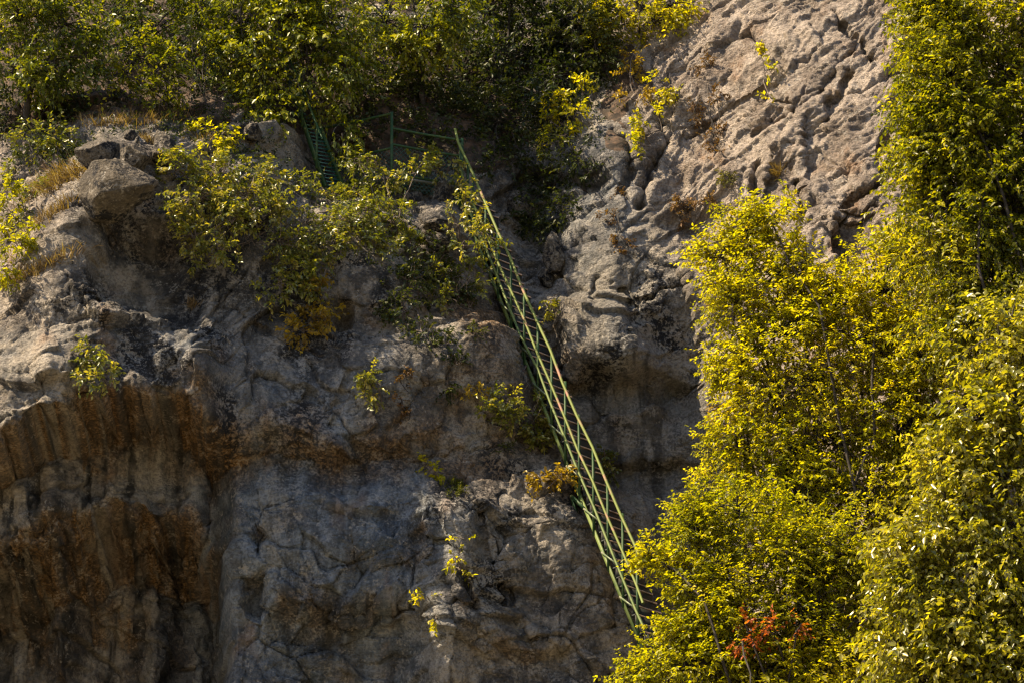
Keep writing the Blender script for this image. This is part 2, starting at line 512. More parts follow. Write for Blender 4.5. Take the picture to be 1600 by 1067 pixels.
def cliff_depth(x, z):
    # ---- overhangs and lips
    ledge(x, z, [(-200, 720), (20, 690), (60, 668), (110, 640), (190, 618), (280, 614), (335, 645)], -3, 1.55, 0.12, 30, 1, 0.30, 0.07, seed=11)
    ledge(x, z, [(-200, 790), (0, 850), (50, 835), (100, 812), (150, 795), (190, 776), (250, 774), (300, 782), (338, 830)], -1.7, 2.2, 0.50, 30, 1, 0.32, 0.14, seed=12)
    ledge(x, z, [(330, 690), (420, 668), (520, 690), (600, 668), (700, 655)], -1.9, 0.38, 0.28, 0.2, 0.8, 0.4, seed=13)
    ledge(x, z, [(430, 935), (500, 940), (560, 935), (640, 925)], -1.6, 0.40, 0.25, 0.9, 2.5, 0.3, seed=14)
    ledge(x, z, [(500, 790), (560, 800), (640, 782)], -1.7, 0.16, 0.16, 0.1, 0.6, 0.3, seed=15)
    ledge(x, z, [(880, 590), (930, 585), (985, 590), (1040, 570), (1090, 590)], -0.1, 0.22, 0.08, 0.10, 0.5, 0.25, 0.06, seed=16)
    ledge(x, z, [(920, 715), (980, 722), (1050, 712), (1090, 720)], 0.2, 0.18, 0.10, 0.12, 0.6, 0.25, seed=17)
    ledge(x, z, [(920, 452), (955, 450), (1000, 452)], -0.5, 0.16, 0.07, 0.1, 0.6, 0.15, 0.04, seed=18)
    ledge(x, z, [(770, 1010), (820, 1020), (900, 1000)], -1.4, 0.22, 0.14, 0.15, 0.8, 0.25, seed=19)
    ledge(x, z, [(655, 755), (740, 757), (820, 752), (880, 735)], -1.3, -0.16, 0.10, 0.5, 1.4, 0.25, seed=20)
    ledge(x, z, [(530, 545), (600, 535), (680, 500), (760, 480), (805, 500)], -1.2, -0.30, 0.16, 0.6, 1.5, 0.3, seed=21)
    ledge(x, z, [(150, 480), (200, 482), (260, 500), (330, 520)], -2.7, -0.25, 0.12, 0.3, 0.9, 0.3, seed=22)
    ledge(x, z, [(240, 565), (300, 560), (350, 565)], -2.6, -0.18, 0.10, 0.2, 0.6, 0.2, seed=23)
    # ---- vertical edges
    vstep(x, z, [(655, 780), (660, 860), (665, 940), (680, 1010)], -1.6, 0.28, 0.07, 1.6, seed=31)
    vstep(x, z, [(685, 800), (690, 880)], -1.6, 0.12, 0.05, 0.7, seed=32)
    vstep(x, z, [(860, 480), (875, 560), (890, 600)], 0.2, 0.6, 0.12, 1.8, seed=33)
    vstep(x, z, [(150, 345), (148, 420), (150, 490)], -2.8, 0.45, 0.07, 1.6, seed=34, sign=-1)
    vstep(x, z, [(1075, 380), (1090, 480), (1100, 560)], -0.7, 0.25, 0.06, 1.0, seed=36)
    vstep(x, z, [(1308, 330), (1305, 390), (1310, 440)], -1.2, 0.35, 0.05, 0.9, 0.15, 0.04, seed=37, sign=-1)
    vstep(x, z, [(1085, 230), (1060, 290), (1020, 330)], 0.2, -0.25, 0.06, 1.0, 0.2, seed=38, sign=-1)
    vstep(x, z, [(1200, 250), (1195, 330)], -0.3, 0.22, 0.05, 0.8, 0.2, 0.05, seed=39, sign=-1)
    vstep(x, z, [(1255, 170), (1262, 300)], -0.6, 0.18, 0.05, 0.7, 0.2, 0.06, seed=40, sign=-1)
    # ---- cracks
    cr = [([(735, 780), (750, 830), (775, 900), (790, 950)], -1.4, .16, .035), ([(725, 915), (745, 980), (748, 1005)], -1.5, .22, .04),
          ([(775, 860), (800, 950), (830, 1000)], -1.4, .12, .03), ([(665, 600), (640, 640), (600, 690)], -1.5, .10, .04),
          ([(1310, 0), (1330, 40), (1350, 70), (1365, 100)], -.2, .22, .04), ([(1300, 150), (1290, 190), (1330, 110)], -.4, .2, .05),
          ([(1380, 205), (1375, 290), (1320, 320)], -1, .22, .04), ([(1180, 190), (1280, 150), (1340, 60)], -.2, .14, .05),
          ([(1080, 180), (1140, 150), (1200, 130)], .3, .12, .04), ([(1250, 270), (1255, 350)], -.8, .22, .04),
          ([(1030, 150), (1040, 210), (1010, 280), (1000, 330)], .7, .30, .06), ([(1180, 300), (1185, 250)], -.2, .35, .06),
          ([(960, 200), (985, 250), (975, 330)], .9, .2, .05), ([(545, 590), (520, 650), (560, 700)], -1.7, .1, .04),
          ([(940, 800), (950, 870), (960, 1000)], -.7, .15, .05), ([(930, 410), (925, 460)], -.4, .12, .03),
          ([(975, 430), (1000, 450), (1060, 420)], -.5, .15, .03), ([(330, 470), (400, 500), (500, 540)], -2.2, .08, .03)]
    for i, (pl, Y, d, wd) in enumerate(cr):
        crack(x, z, pl, Y, d, wd, 60 + i)
    # holes
    for (u, v, Y, r, d) in [(402, 840, -1.9, 12, .3), (400, 925, -1.7, 16, .35), (530, 490, -1.6, 14, .5), (1420, 110, -.5, 22, .35),
                            (1215, 175, 0, 16, .2), (1060, 590, -.6, 30, .25), (925, 290, 1, 20, .3), (310, 800, -1.4, 20, .2)]:
        YBUF[:] += d * region(x, z, (u, v), Y, r, r * 1.3, 0.6)
    # bulges
    for (u, v, Y, ru, rv, d) in [(70, 770, -1.9, 30, 150, .35), (15, 760, -2, 26, 150, .35), (320, 720, -1.2, 26, 110, .35), (170, 860, -.8, 60, 50, .4), (300, 900, -.8, 20, 120, .4), (90, 960, -.6, 20, 120, .35), (230, 1000, -.6, 24, 120, .4), (600, 830, -1.7, 60, 45, .25), (720, 930, -1.6, 30, 40, .25), (700, 1030, -1.6, 25, 40, .3), (560, 330, -.9, 60, 50, .4),
                                 (590, 430, -1.2, 70, 55, .35), (680, 360, -.3, 30, 35, .4), 
                                 (900, 820, -1, 50, 90, .2), (400, 280, -1.5, 50, 40, .4), (1040, 420, -.6, 40, 60, .2), (770, 560, -.9, 70, 80, .3),
                                 (1020, 830, -.2, 40, 60, .2), (960, 560, -.7, 60, 40, .15)]:
        YBUF[:] -= d * region(x, z, (u, v), Y, ru, rv, 0.75)


def axis(a, fa, fb, b, fine, coarse):
    left = np.arange(a, fa, coarse); midd = np.arange(fa, fb, fine); right = np.arange(fb, b + coarse, coarse)
    return np.concatenate([left, midd, right])


F32 = np.float32
GX = axis(-11.5, -8.1, 6.3, 11.5, 0.0195, 0.09).astype(F32)
GZ = axis(14.0, 21.2, 34.0, 41.0, 0.0195, 0.09).astype(F32)
XX, ZZ = np.meshgrid(GX, GZ)
# coarse grid for everything smooth
CX = np.arange(-11.7, 11.9, 0.07).astype(F32); CZ = np.arange(13.8, 41.4, 0.07).astype(F32)
cX, cZ = np.meshgrid(CX, CZ)
_ci = np.clip(np.searchsorted(CX, GX) - 1, 0, len(CX) - 2); _cj = np.clip(np.searchsorted(CZ, GZ) - 1, 0, len(CZ) - 2)
_fx = ((GX - CX[_ci]) / 0.07).astype(F32)[None, :]; _fz = ((GZ - CZ[_cj]) / 0.07).astype(F32)[:, None]


def up(a):
    """coarse grid -> fine grid, bilinear"""
    a = a.astype(F32)
    r = a[_cj] * (1 - _fz) + a[_cj + 1] * _fz
    return r[:, _ci] * (1 - _fx) + r[:, _ci + 1] * _fx


WN1 = fbm(XX * 2.6, ZZ * 2.6, 3, 201); WN2 = fbm(XX * 2.6 + 19, ZZ * 2.6, 3, 203)
YBUF = up(base_depth(cX.astype(np.float64), cZ.astype(np.float64)))
cliff_depth(XX, ZZ)
YREG = YBUF
gz_, gx_ = np.gradient(YREG, GZ, GX)
NREG = unit(np.stack([gx_, -np.ones_like(gx_), gz_], -1)).astype(F32)
# rows follow the arc length of each column, so ceilings under the overhangs get their share of faces
sl = np.minimum(np.abs(gz_), 14.0)
kern = np.ones(9) / 9
sl = np.apply_along_axis(lambda q: np.convolve(np.pad(q, 4, 'edge'), kern, 'valid'), 1, sl)
dens = np.where((GZ > 21.0) & (GZ < 34.2), 1.0, 0.22)[:, None]
dz_ = np.gradient(GZ)[:, None]
sw = np.minimum(sl, 5.0); k2 = np.ones(61) / 61
sw = np.apply_along_axis(lambda q: np.convolve(np.pad(q, 30, 'edge'), k2, 'valid'), 1, sw)
s_true = np.cumsum(np.sqrt(1 + sw ** 2) * dz_, 0); s_dens = np.cumsum(np.sqrt(1 + sl ** 2) * dz_ * dens, 0)
NROW = 930
ZZ = np.empty((NROW, len(GX)), F32); SS = np.empty_like(ZZ); YB = np.empty_like(ZZ); NRM = np.empty((NROW, len(GX), 3), F32)
for i in range(len(GX)):
    zq = np.interp(np.linspace(s_dens[0, i], s_dens[-1, i], NROW), s_dens[:, i], GZ)
    ZZ[:, i] = zq; YB[:, i] = np.interp(zq, GZ, YREG[:, i]); SS[:, i] = np.interp(zq, GZ, s_true[:, i])
    for c in range(3): NRM[:, i, c] = np.interp(zq, GZ, NREG[:, i, c])
NRM = unit(NRM).astype(F32)
XX = np.broadcast_to(GX[None, :], ZZ.shape).copy()
SS += F32(14.0)
_fj = np.clip((ZZ - CZ[0]) / 0.07, 0, len(CZ) - 2.001); _cj = _fj.astype(np.int32); _fz = (_fj - _cj).astype(F32)
_ciB = np.broadcast_to(_ci[None, :], ZZ.shape)


def up(a):
    a = a.astype(F32)
    return (a[_cj, _ciB] * (1 - _fz) + a[_cj + 1, _ciB] * _fz) * (1 - _fx) + (a[_cj, _ciB + 1] * (1 - _fz) + a[_cj + 1, _ciB + 1] * _fz) * _fx


WN1 = fbm(XX * 2.6, SS * 2.6, 3, 201); WN2 = fbm(XX * 2.6 + 19, SS * 2.6, 3, 203)

# kinds of rock, with some painted light and shade, zoned in world space
def pm(u, v, Y, ru, rv, soft=0.5): return region(cX, cZ, (u, v), Y, ru, rv, soft)
wob = 0.35 * fbm(cX * 0.8, cZ * 0.8, 3, 91)
wobf = up(wob)
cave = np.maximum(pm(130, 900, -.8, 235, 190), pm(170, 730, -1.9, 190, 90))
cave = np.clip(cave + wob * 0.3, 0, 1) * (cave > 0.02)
rightw = sstep(1.9, 3.3, cX + 0.2 * (cZ - 28) + wob)
leftp = 1 - sstep(-6.9, -6.0, cX + wob)
streak = np.maximum.reduce([cave, pm(220, 720, -1.8, 130, 90), 0.55 * pm(480, 900, -1.8, 220, 260), 0.75 * pm(1000, 690, 0.3, 110, 150)])
mid = fbm(cX * 1.3, cZ * 1.1, 5, 95, 0.62)
rust = np.clip(sstep(0.20, 0.50, fbm(cX * 1.5, cZ * 0.8, 5, 99, 0.6)) * (0.55 + 0.15 * rightw), 0, 0.8)
blue = np.clip(np.maximum.reduce([pm(480, 850, -1.8, 210, 260, .6), pm(1000, 690, .3, 110, 170, .7) * .75, pm(360, 600, -2, 160, 100, .8) * .5, pm(900, 330, 1, 90, 160) * .4]) + wob * 0.6, 0, 0.9)
warm = np.clip(rightw + 0.8 * leftp * sstep(25.5, 27, cZ), 0, 1)
lichen = np.clip(sstep(-0.15, 0.30, fbm(cX * 1.2, cZ * 1.2, 4, 100)) * (0.35 + pm(350, 470, -2.2, 260, 180) + pm(1000, 500, -.6, 110, 130) + pm(790, 830, -1.3, 110, 120) + pm(250, 580, -2.8, 180, 70) - rightw * 0.3 - cave * .4), 0, 1)
cave_f, right_f, left_f, streak_f = up(cave), up(rightw), up(leftp), up(streak)
bend = 0.5 * wobf + 0.10 * WN1
sn = fbm(XX * 3.0 + bend, SS * 0.32, 4, 96, 0.62); sn2 = fbm(XX * 4.2 + bend, SS * 0.40 + 7, 4, 97, 0.62)
tone_f = np.clip(0.5 + 0.75 * up(mid) + 0.25 * wobf + 0.45 * fbm(XX * 5.5, SS * 5.0, 3, 103, 0.65), 0, 1)
brk = np.clip(0.75 + 0.9 * WN2, 0.2, 1)
dark_f = np.clip(streak_f * sstep(0.06, 0.22, sn) * brk + up(0.75 * sstep(0.35, 0.6, fbm(cX * 0.9, cZ * 0.5, 4, 98)) * (1 - rightw) + pm(340, 450, -2.2, 210, 105, .6) * np.clip(0.45 - 0.9 * mid, 0, .7)), 0, 0.92)  # streaks and dark blotches, plus a patch of shade painted below the shrubs
pale_f = np.clip(streak_f * sstep(0.12, 0.30, sn2) * brk * 0.85 + 0.5 * sstep(0.25, 0.5, fbm(XX * 2.2, SS * 1.6, 4, 104, 0.65)) * (1 - right_f) + up(0.62 * pm(1000, 650, .2, 115, 270, .5)), 0, 0.9)  # pale streaks, plus a patch lightened to make up for weak light there
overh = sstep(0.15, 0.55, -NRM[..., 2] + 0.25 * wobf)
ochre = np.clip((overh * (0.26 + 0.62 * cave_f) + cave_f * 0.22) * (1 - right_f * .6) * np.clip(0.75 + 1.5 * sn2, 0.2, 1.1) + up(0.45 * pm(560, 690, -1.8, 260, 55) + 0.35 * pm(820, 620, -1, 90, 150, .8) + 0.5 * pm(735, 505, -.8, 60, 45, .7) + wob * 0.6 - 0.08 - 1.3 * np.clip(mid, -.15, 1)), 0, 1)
soilm = sstep(0.30, 0.62, NRM[..., 2] + wobf * 0.5 + up(0.7 * pm(640, 200, .8, 150, 70, .5))) * sstep(29.0, 31.0, ZZ) * (XX < 2.2)

# ---- rock relief along the base normal
wx = XX + up(0.35 * fbm(cX * 0.9, cZ * 0.9, 3, 5)); wz = SS + up(0.35 * fbm(cX * 0.9 + 7, cZ * 0.9, 3, 6))
D = up(0.20 * fbm(cX * 0.6, cZ * 0.6, 4, 21))


def facets(px, pz, seed, tilt, off):
    """planar broken faces: each cell is a tilted plane"""
    f1, f2, r1, r2, ox, oy = worley(px, pz, seed)
    return (r1 - 0.5) * off + (ox * (r2 - 0.5) + oy * (RND[5][(r1 * 511).astype(np.int32)] - 0.5)) * tilt, f2 - f1


b1, e1 = facets(wx * 0.85, wz * 1.1, 31, 0.34, 0.10)
mk = up(sstep(0.0, 0.4, fbm(cX * 0.7, cZ * 0.7, 2, 77) + 0.1))
D += b1 * (1 - 0.55 * right_f) - 0.10 * (1 - sstep(0.0, 0.05, e1)) * mk
# strata of the right wall run up to the right
c_, s_ = math.cos(0.75), math.sin(0.75)
du = wx * c_ + wz * s_; dv = -wx * s_ + wz * c_
b2, e2 = facets(wx * 2.4, wz * 3.0, 41, 0.26, 0.07)
b2r, e2r = facets(du * 1.0 + 0.3 * WN1, dv * 2.5 + 0.3 * WN2, 45, 0.34, 0.10)
b2 += right_f * (b2r * 0.6 - 0.8 * b2); e2 = np.where(right_f > 0.5, e2r, e2)
mk2 = up(sstep(-0.4, 0.4, fbm(cX * 0.6, cZ * 0.6, 2, 78)))
D += b2 * (0.35 + 0.65 * mk2) - 0.045 * (1 - sstep(0.0, 0.05, e2)) * mk2
b3, e3 = facets(XX * 6.5 + WN1 * 0.8, SS * 7.5 + WN2 * 0.8, 43, 0.10, 0.028)
mk3 = up(sstep(-0.3, 0.35, fbm(cX * 0.9, cZ * 0.9, 3, 79)))
D += b3 * (0.25 + 0.4 * mk3) * (1 - 0.5 * right_f)
D += 0.022 * fbm(wx * 1.9, wz * 1.6, 4, 51, 0.55, ridged=True)
dia = fbm(du * 0.7, dv * 2.6, 4, 61, 0.55)
dia2 = fbm(du * 4.0, dv * 9.0, 3, 62, 0.6, ridged=True)
dia3 = np.abs(fbm(du * 0.45 + 5, dv * 2.3, 3, 63, 0.5)); dia4 = np.abs(fbm(wx * 1.9 + 0.5 * wz, wz * 0.6, 3, 64, 0.5))
D += right_f * (0.09 * dia + 0.034 * dia2 - 0.20 * np.minimum(dia3, 0.22) + 0.16 * np.minimum(dia4, 0.16)) + left_f * 0.02 * dia2
# run-off flutes of the cave and blue wall
flu = fbm(wx * 2.6 + 0.25 * SS, SS * 0.35, 3, 71, 0.5) - 0.5 * np.abs(fbm(wx * 3.6 + 0.2 * SS, SS * 0.3, 2, 74))
flu2 = fbm(XX * 6.5 + 0.3 * WN1, SS * 0.5, 3, 72, 0.55)
D += np.maximum(cave_f, streak_f * 0.4) * (0.20 * flu + 0.09 * flu2)
g1 = fbm(XX * 8, SS * 8, 3, 81, 0.62); gr = fbm(XX * 4.5, SS * 5.5, 3, 82, 0.55)
rough = 0.5 + 0.9 * mk3
D += rough * (0.020 * g1 - 0.020 * np.abs(gr)) * (1 - 0.3 * right_f)
amp = (1.0 - 0.1 * cave_f) * (1 - up(0.42 * pm(990, 540, 0, 120, 330, .4) + 0.30 * pm(480, 560, -2, 330, 260, .5)))
POS = np.stack([XX, YB, ZZ], -1) + NRM * (D * amp)[..., None]

nz, nx = XX.shape
ii = (np.arange(nz - 1)[:, None] * nx + np.arange(nx - 1)[None, :])
quads = np.stack([ii, ii + 1, ii + nx + 1, ii + nx], -1).reshape(-1, 4)
VP = POS.reshape(-1, 3)
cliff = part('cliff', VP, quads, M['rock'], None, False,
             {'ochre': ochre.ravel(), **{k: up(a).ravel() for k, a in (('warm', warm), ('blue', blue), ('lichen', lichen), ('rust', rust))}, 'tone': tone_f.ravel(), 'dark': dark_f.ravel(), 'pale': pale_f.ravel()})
# soil on the wooded slope: second material slot on gentle faces
cliff.data.materials.append(M['soil'])
sf = (soilm[:-1, :-1].ravel() > 0.5).astype(np.int32)
cliff.data.polygons.foreach_set('material_index', sf)
tag(cliff, 'tall weathered limestone cliff with overhangs and a shallow cave', None, None, 'structure')


DREG = np.empty_like(YREG)
for i in range(len(GX)):
    DREG[:, i] = np.interp(GZ, ZZ[:, i], (D * amp)[:, i])


def surf(x, z):
    """cliff depth (with relief) at world x, z"""
    i = np.clip(np.searchsorted(GX, x), 1, len(GX) - 2); j = np.clip(np.searchsorted(GZ, z), 1, len(GZ) - 2)
    return YREG[j, i] - DREG[j, i]


def hit(u, v):
    """First point of the cliff along the sight line through a photo pixel."""
    d = FWD + (u - 800.0) / FPX * np.array([1.0, 0, 0]) - (v - 533.5) / FPX * UPV
    ts = np.linspace(46, 72, 1300) / d[1] * math.cos(0.0)
    P = CAM + ts[:, None] * d
    s = surf(P[:, 0], P[:, 2])
    k = np.argmax(P[:, 1] >= s)
    return P[k]


# valley floor and talus in front of the cliff (bounces warm light up into the overhangs)
TX = np.linspace(-400, 400, 121); TYv = np.concatenate([np.linspace(-500, -60, 30), np.linspace(-56, 6, 63)])
tx, ty = np.meshgrid(TX, TYv)
tz = np.where(ty < -40, 0.0, 0) + 15.0 * sstep(-48, 2, ty) + 0.8 * fbm(tx * 0.15, ty * 0.15, 4, 3) * sstep(-56, -30, ty) - 0.0
tz += 90 * sstep(-120, -480, -(-ty)) * 0
rows, cols = tx.shape
ii = (np.arange(rows - 1)[:, None] * cols + np.arange(cols - 1)[None, :])
tq = np.stack([ii, ii + 1, ii + cols + 1, ii + cols], -1).reshape(-1, 4)
ground = part('ground', np.stack([tx, ty, tz], -1).reshape(-1, 3), tq, M['meadow'], None, True)
tag(ground, 'grassy valley floor rising as talus to the foot of the cliff', None, None, 'structure')


def ground_z(x, y):
    return 15.0 * float(sstep(-48, 2, np.array(y)))

# ------------------------------------------------------------------ the green steel staircase
A_TOP = at(718, 310, 0.35)
A_BOT = at(1004, 1010, -2.52)
RUN = A_TOP - A_BOT
TDIR = unit(np.array([RUN[1], -RUN[0], 0.0]))          # across the stair, to the right and into the cliff
SW = 0.59                                               # tread length
UZ = np.array([0, 0, 1.0])


def along(s): return A_BOT + RUN * s
def rail_h(s): return 1.36 - 0.34 * s                   # handrail height above the near stringer


stair = empty('staircase', A_BOT)
tag(stair, 'long steep green steel staircase climbing the gully of the cliff', 'staircase')
side_n = np.cross(unit(RUN), TDIR)


def bar(name, a, b, w, h, mat, parent, up_=(0, 0, 1)):
    v, f = bar_vf(a, b, w, h, up_)
    return part(name, v, f, mat, parent, origin=a)


def poly_bar(name, pts, w, h, mat, parent, up_=(0, 0, 1)):
    g = Geo()
    for a, b in zip(pts[:-1], pts[1:]):
        e = unit(np.asarray(b) - np.asarray(a)) * 0.008
        g.add(*bar_vf(np.asarray(a) - e, np.asarray(b) + e, w, h, up_))
    return g.build(name, mat, parent, origin=pts[0])


def tube(name, pts, r, mat, parent, sides=8):
    v, f = tube_vf(pts, r, sides)
    return part(name, v, f, mat, parent, True, origin=pts[0])


NPOST = 14
S_POST = np.linspace(0.012, 0.985, NPOST)
jr = np.random.default_rng(3)
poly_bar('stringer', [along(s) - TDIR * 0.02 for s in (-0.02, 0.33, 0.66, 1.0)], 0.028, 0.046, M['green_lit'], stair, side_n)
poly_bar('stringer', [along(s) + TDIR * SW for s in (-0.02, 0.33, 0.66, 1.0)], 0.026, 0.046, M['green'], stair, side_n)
NTR = 52
tread_me = None; nose_me = None
rdir = unit(np.array([RUN[0], RUN[1], 0.0]))
for i in range(NTR):
    c = along((i + 0.5) / NTR)
    if tread_me is None:
        v, f = bar_vf(TDIR * 0.02 + rdir * 0.015, TDIR * (SW - 0.02) + rdir * 0.015, 0.13, 0.022)
        v2, f2 = bar_vf(TDIR * 0.02 - rdir * 0.035 - UZ * .085, TDIR * (SW - 0.02) - rdir * 0.035 - UZ * .085, 0.012, 0.17)
        g = Geo().add(v, f).add(v2, f2); v, f = g.arrays()
        tread_me = mesh_data('tread', v, f, M['tread'])
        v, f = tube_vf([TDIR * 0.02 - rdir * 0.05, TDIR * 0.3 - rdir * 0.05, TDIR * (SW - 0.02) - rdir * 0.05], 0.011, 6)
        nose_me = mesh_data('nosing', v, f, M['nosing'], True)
    o = mobj('tread', tread_me, stair); o.location = c + UZ * 0.13 - A_BOT + jr.normal(0, 0.006, 3)
    o.rotation_euler = (jr.normal(0, 0.02), jr.normal(0, 0.03), jr.normal(0, 0.012))
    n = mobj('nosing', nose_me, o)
for k, s in enumerate(S_POST):
    b = along(s) - TDIR * 0.035
    t = b + UZ * rail_h(s)
    bar('post', b - UZ * 0.06, t + UZ * 0.01 + jr.normal(0, .006, 3), 0.031, 0.031, M['green'], stair, (1, 0.3, 0))
SS = [-0.025] + list(S_POST) + [1.0]
def rail_pts(fr, s1, off=0.035, ext=None):
    pts = [along(s) - TDIR * (off + 0.03) + UZ * rail_h(s) * fr + jr.normal(0, 0.011, 3) for s in SS if s <= s1]
    if ext is not None: pts.append(ext)
    return pts
tube('handrail', rail_pts(1.0, 0.99, ext=at(711, 202, 0.42)), 0.021, M['green_old'], stair)
tube('middle_rail', rail_pts(0.585, 0.99, ext=at(721, 256, 0.40)), 0.019, M['green_old'], stair)
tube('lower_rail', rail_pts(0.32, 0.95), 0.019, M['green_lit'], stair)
for s in np.linspace(0.10, 0.93, 10):                     # cross members carrying the treads
    a = along(s) - TDIR * 0.055; q = s - 0.085
    if q > 0.0: bar('cross_brace', a, along(q) - TDIR * 0.055 + UZ * 0.32 * rail_h(q), 0.016, 0.024, M['green_pale'], stair)
# anchors into the rock
for (u0, v0, s, ln) in [(755, 607, 0.655, 0), (786, 640, 0.60, 0)]:
    q = along(s) - TDIR * 0.04
    h = hit(u0, v0)
    tube('anchor_rod', [h + np.array([0, .08, 0]), (h + q) / 2, q], 0.016, M['rod'], stair, 6)
h0 = at(893, 774, along(0.32)[1] + 0.1); h1 = hit(913, 842) + np.array([0, 0.06, 0])
bar('anchor_strut', h0, h1, 0.035, 0.04, M['green'], stair)
bar('anchor_strut', h0, along(0.285) - TDIR * 0.03, 0.035, 0.045, M['green'], stair)

# ------------------------------------------------------------------ walkway with mesh railing at the stair head
walk = empty('walkway', at(612, 285, 0.0))
tag(walk, 'green steel walkway with wire mesh railing at the head of the long staircase', 'walkway')
WC = (612, 0.0); WR = (722, 0.40); WL = (500, 0.50)
def W(v612, end):
    """point at the railing's end with the height that pixel row v has at the corner post"""
    z = at(612, v612, 0.0)[2]
    u, Y = end
    p = at(u, v612, Y); p = np.array([p[0], Y, z])
    return p
bar('post', W(305, WC), W(176, WC), 0.04, 0.04, M['green'], walk, (1, 0.2, 0))
bar('post', W(330, WR), W(198, WR), 0.04, 0.04, M['green'], walk, (1, 0.2, 0))
bar('post', W(300, WL), W(180, WL), 0.04, 0.04, M['green'], walk, (1, 0.2, 0))
bar('post', W(330, (731, 0.55)), W(230, (731, 0.55)), 0.035, 0.035, M['green'], walk, (1, 0.2, 0))
for nm, a, b in [('handrail', 178, WL), ('handrail', 201, WR), ('middle_rail', 232, WL), ('middle_rail', 226, WR), ('toe_rail', 271, WL), ('toe_rail', 271, WR)]:
    tube(nm, [W(a, WC), (W(a, WC) + W(a, b)) / 2 + np.array([0, 0, -.008]), W(a, b)], 0.020, M['green'], walk)
# deck planks between railing and rock
for (e0, e1, n) in [(WC, WR, 5), (WC, WL, 5)]:
    p0 = W(276, e0); p1 = W(276, e1); d = unit(p1 - p0); nrm_ = np.array([0.05, 1.0, 0])
    for k in range(n):
        off = nrm_ * (0.06 + 0.145 * k)
        bar('deck_plank', p0 + off + d * .03, p1 + off - d * .03, 0.135, 0.03, M['deck'], walk)


def wire_panel(c00, c10, c01, c11, pitch, r):
    """diamond wire mesh on a quad: c00-c10 bottom, c01-c11 top"""
    w = np.linalg.norm(c10 - c00); h = np.linalg.norm(c01 - c00)
    g = []
    def pt(a, b): return (c00 * (1 - a) + c10 * a) * (1 - b) + (c01 * (1 - a) + c11 * a) * b
    n = int((w + h) / pitch)
    A = []; B = []
    for i in range(1, n):
        t = i * pitch
        x0, y0 = (t, 0.0) if t < w else (w, t - w)
        x1, y1 = (0.0, t) if t < h else (t - h, h)
        A.append(pt(x0 / w, y0 / h)); B.append(pt(x1 / w, y1 / h))
        A.append(pt(1 - x0 / w, y0 / h)); B.append(pt(1 - x1 / w, y1 / h))
    A = np.array(A); B = np.array(B)
    return tubes_batch(A, (A + B) / 2 + np.random.default_rng(1).normal(0, .006, A.shape), B, r, r, 2, 4)


v, f = wire_panel(W(290, WC), W(300, WR), W(226, WC), W(226, WR), 0.075, 0.0036)
tag(part('wire_mesh', v, f, M['wire'], walk), None, None, None, 'stuff')
v, f = wire_panel(W(290, WL), W(290, WC), W(232, WL), W(232, WC), 0.075, 0.0036)
tag(part('wire_mesh', v, f, M['wire'], walk), None, None, None, 'stuff')

# ------------------------------------------------------------------ upper flight leading off into the trees
U0 = at(508, 292, -0.35); U1 = at(441, 95, 0.35)
upper = empty('upper_stair', U0)
tag(upper, 'short green stair with dense rungs half hidden by the leafy tree', 'staircase')
XD = np.array([0.93, 0.36, 0.0])
bar('stringer', U0, U1, 0.03, 0.07, M['green'], upper)
bar('stringer', U0 + XD * 0.30, U1 + XD * 0.22, 0.03, 0.07, M['green'], upper)
tube('handrail', [U0 + np.array([-.05, -.1, .75]), (U0 + U1) / 2 + np.array([-.05, -.1, .62]), U1 + np.array([-.05, -.1, .35])], 0.018, M['green'], upper)
for s in (0.12, 0.45, 0.8):
    p_ = U0 + (U1 - U0) * s; bar('post', p_ + np.array([-.05, -.08, 0]), p_ + np.array([-.05, -.1, .75 - .4 * s]), 0.03, 0.03, M['green'], upper, (1, .2, 0))
rung_me = None
for i in range(34):
    c = U0 + (U1 - U0) * (i + 0.5) / 34
    wdt = 0.30 - 0.08 * (i + 0.5) / 34
    if rung_me is None:
        v, f = bar_vf(np.zeros(3), XD, 0.05, 0.016); rung_me = mesh_data('rung', v, f, M['rung_green'])
    o = mobj('rung', rung_me, upper); o.location = c - U0; o.scale = (wdt, wdt, 1.0)


# ------------------------------------------------------------------ plants
def leaf_mesh(B, Dr, Nr, L, W, var, bend=0.18):
    """B base points, Dr directions, Nr normals, L lengths, W half widths -> folded diamond leaves."""
    S = unit(np.cross(Dr, Nr)); Nn = unit(np.cross(S, Dr))
    L = L[:, None]; W = W[:, None]
    m = B + Dr * L * 0.45
    tip = B + Dr * L - Nn * L * bend
    lf = m + S * W + Nn * W * 0.35
    rt = m - S * W + Nn * W * 0.35
    mm = m - Nn * W * 0.10
    n = len(B)
    v = np.stack([B, lf, tip, rt], 1).reshape(-1, 3)
    i = np.arange(n)[:, None] * 4
    f = np.concatenate([i + np.array([[0, 2, 1]]), i + np.array([[0, 3, 2]])], 1).reshape(-1, 3)
    return v, f, np.repeat(var, 4)


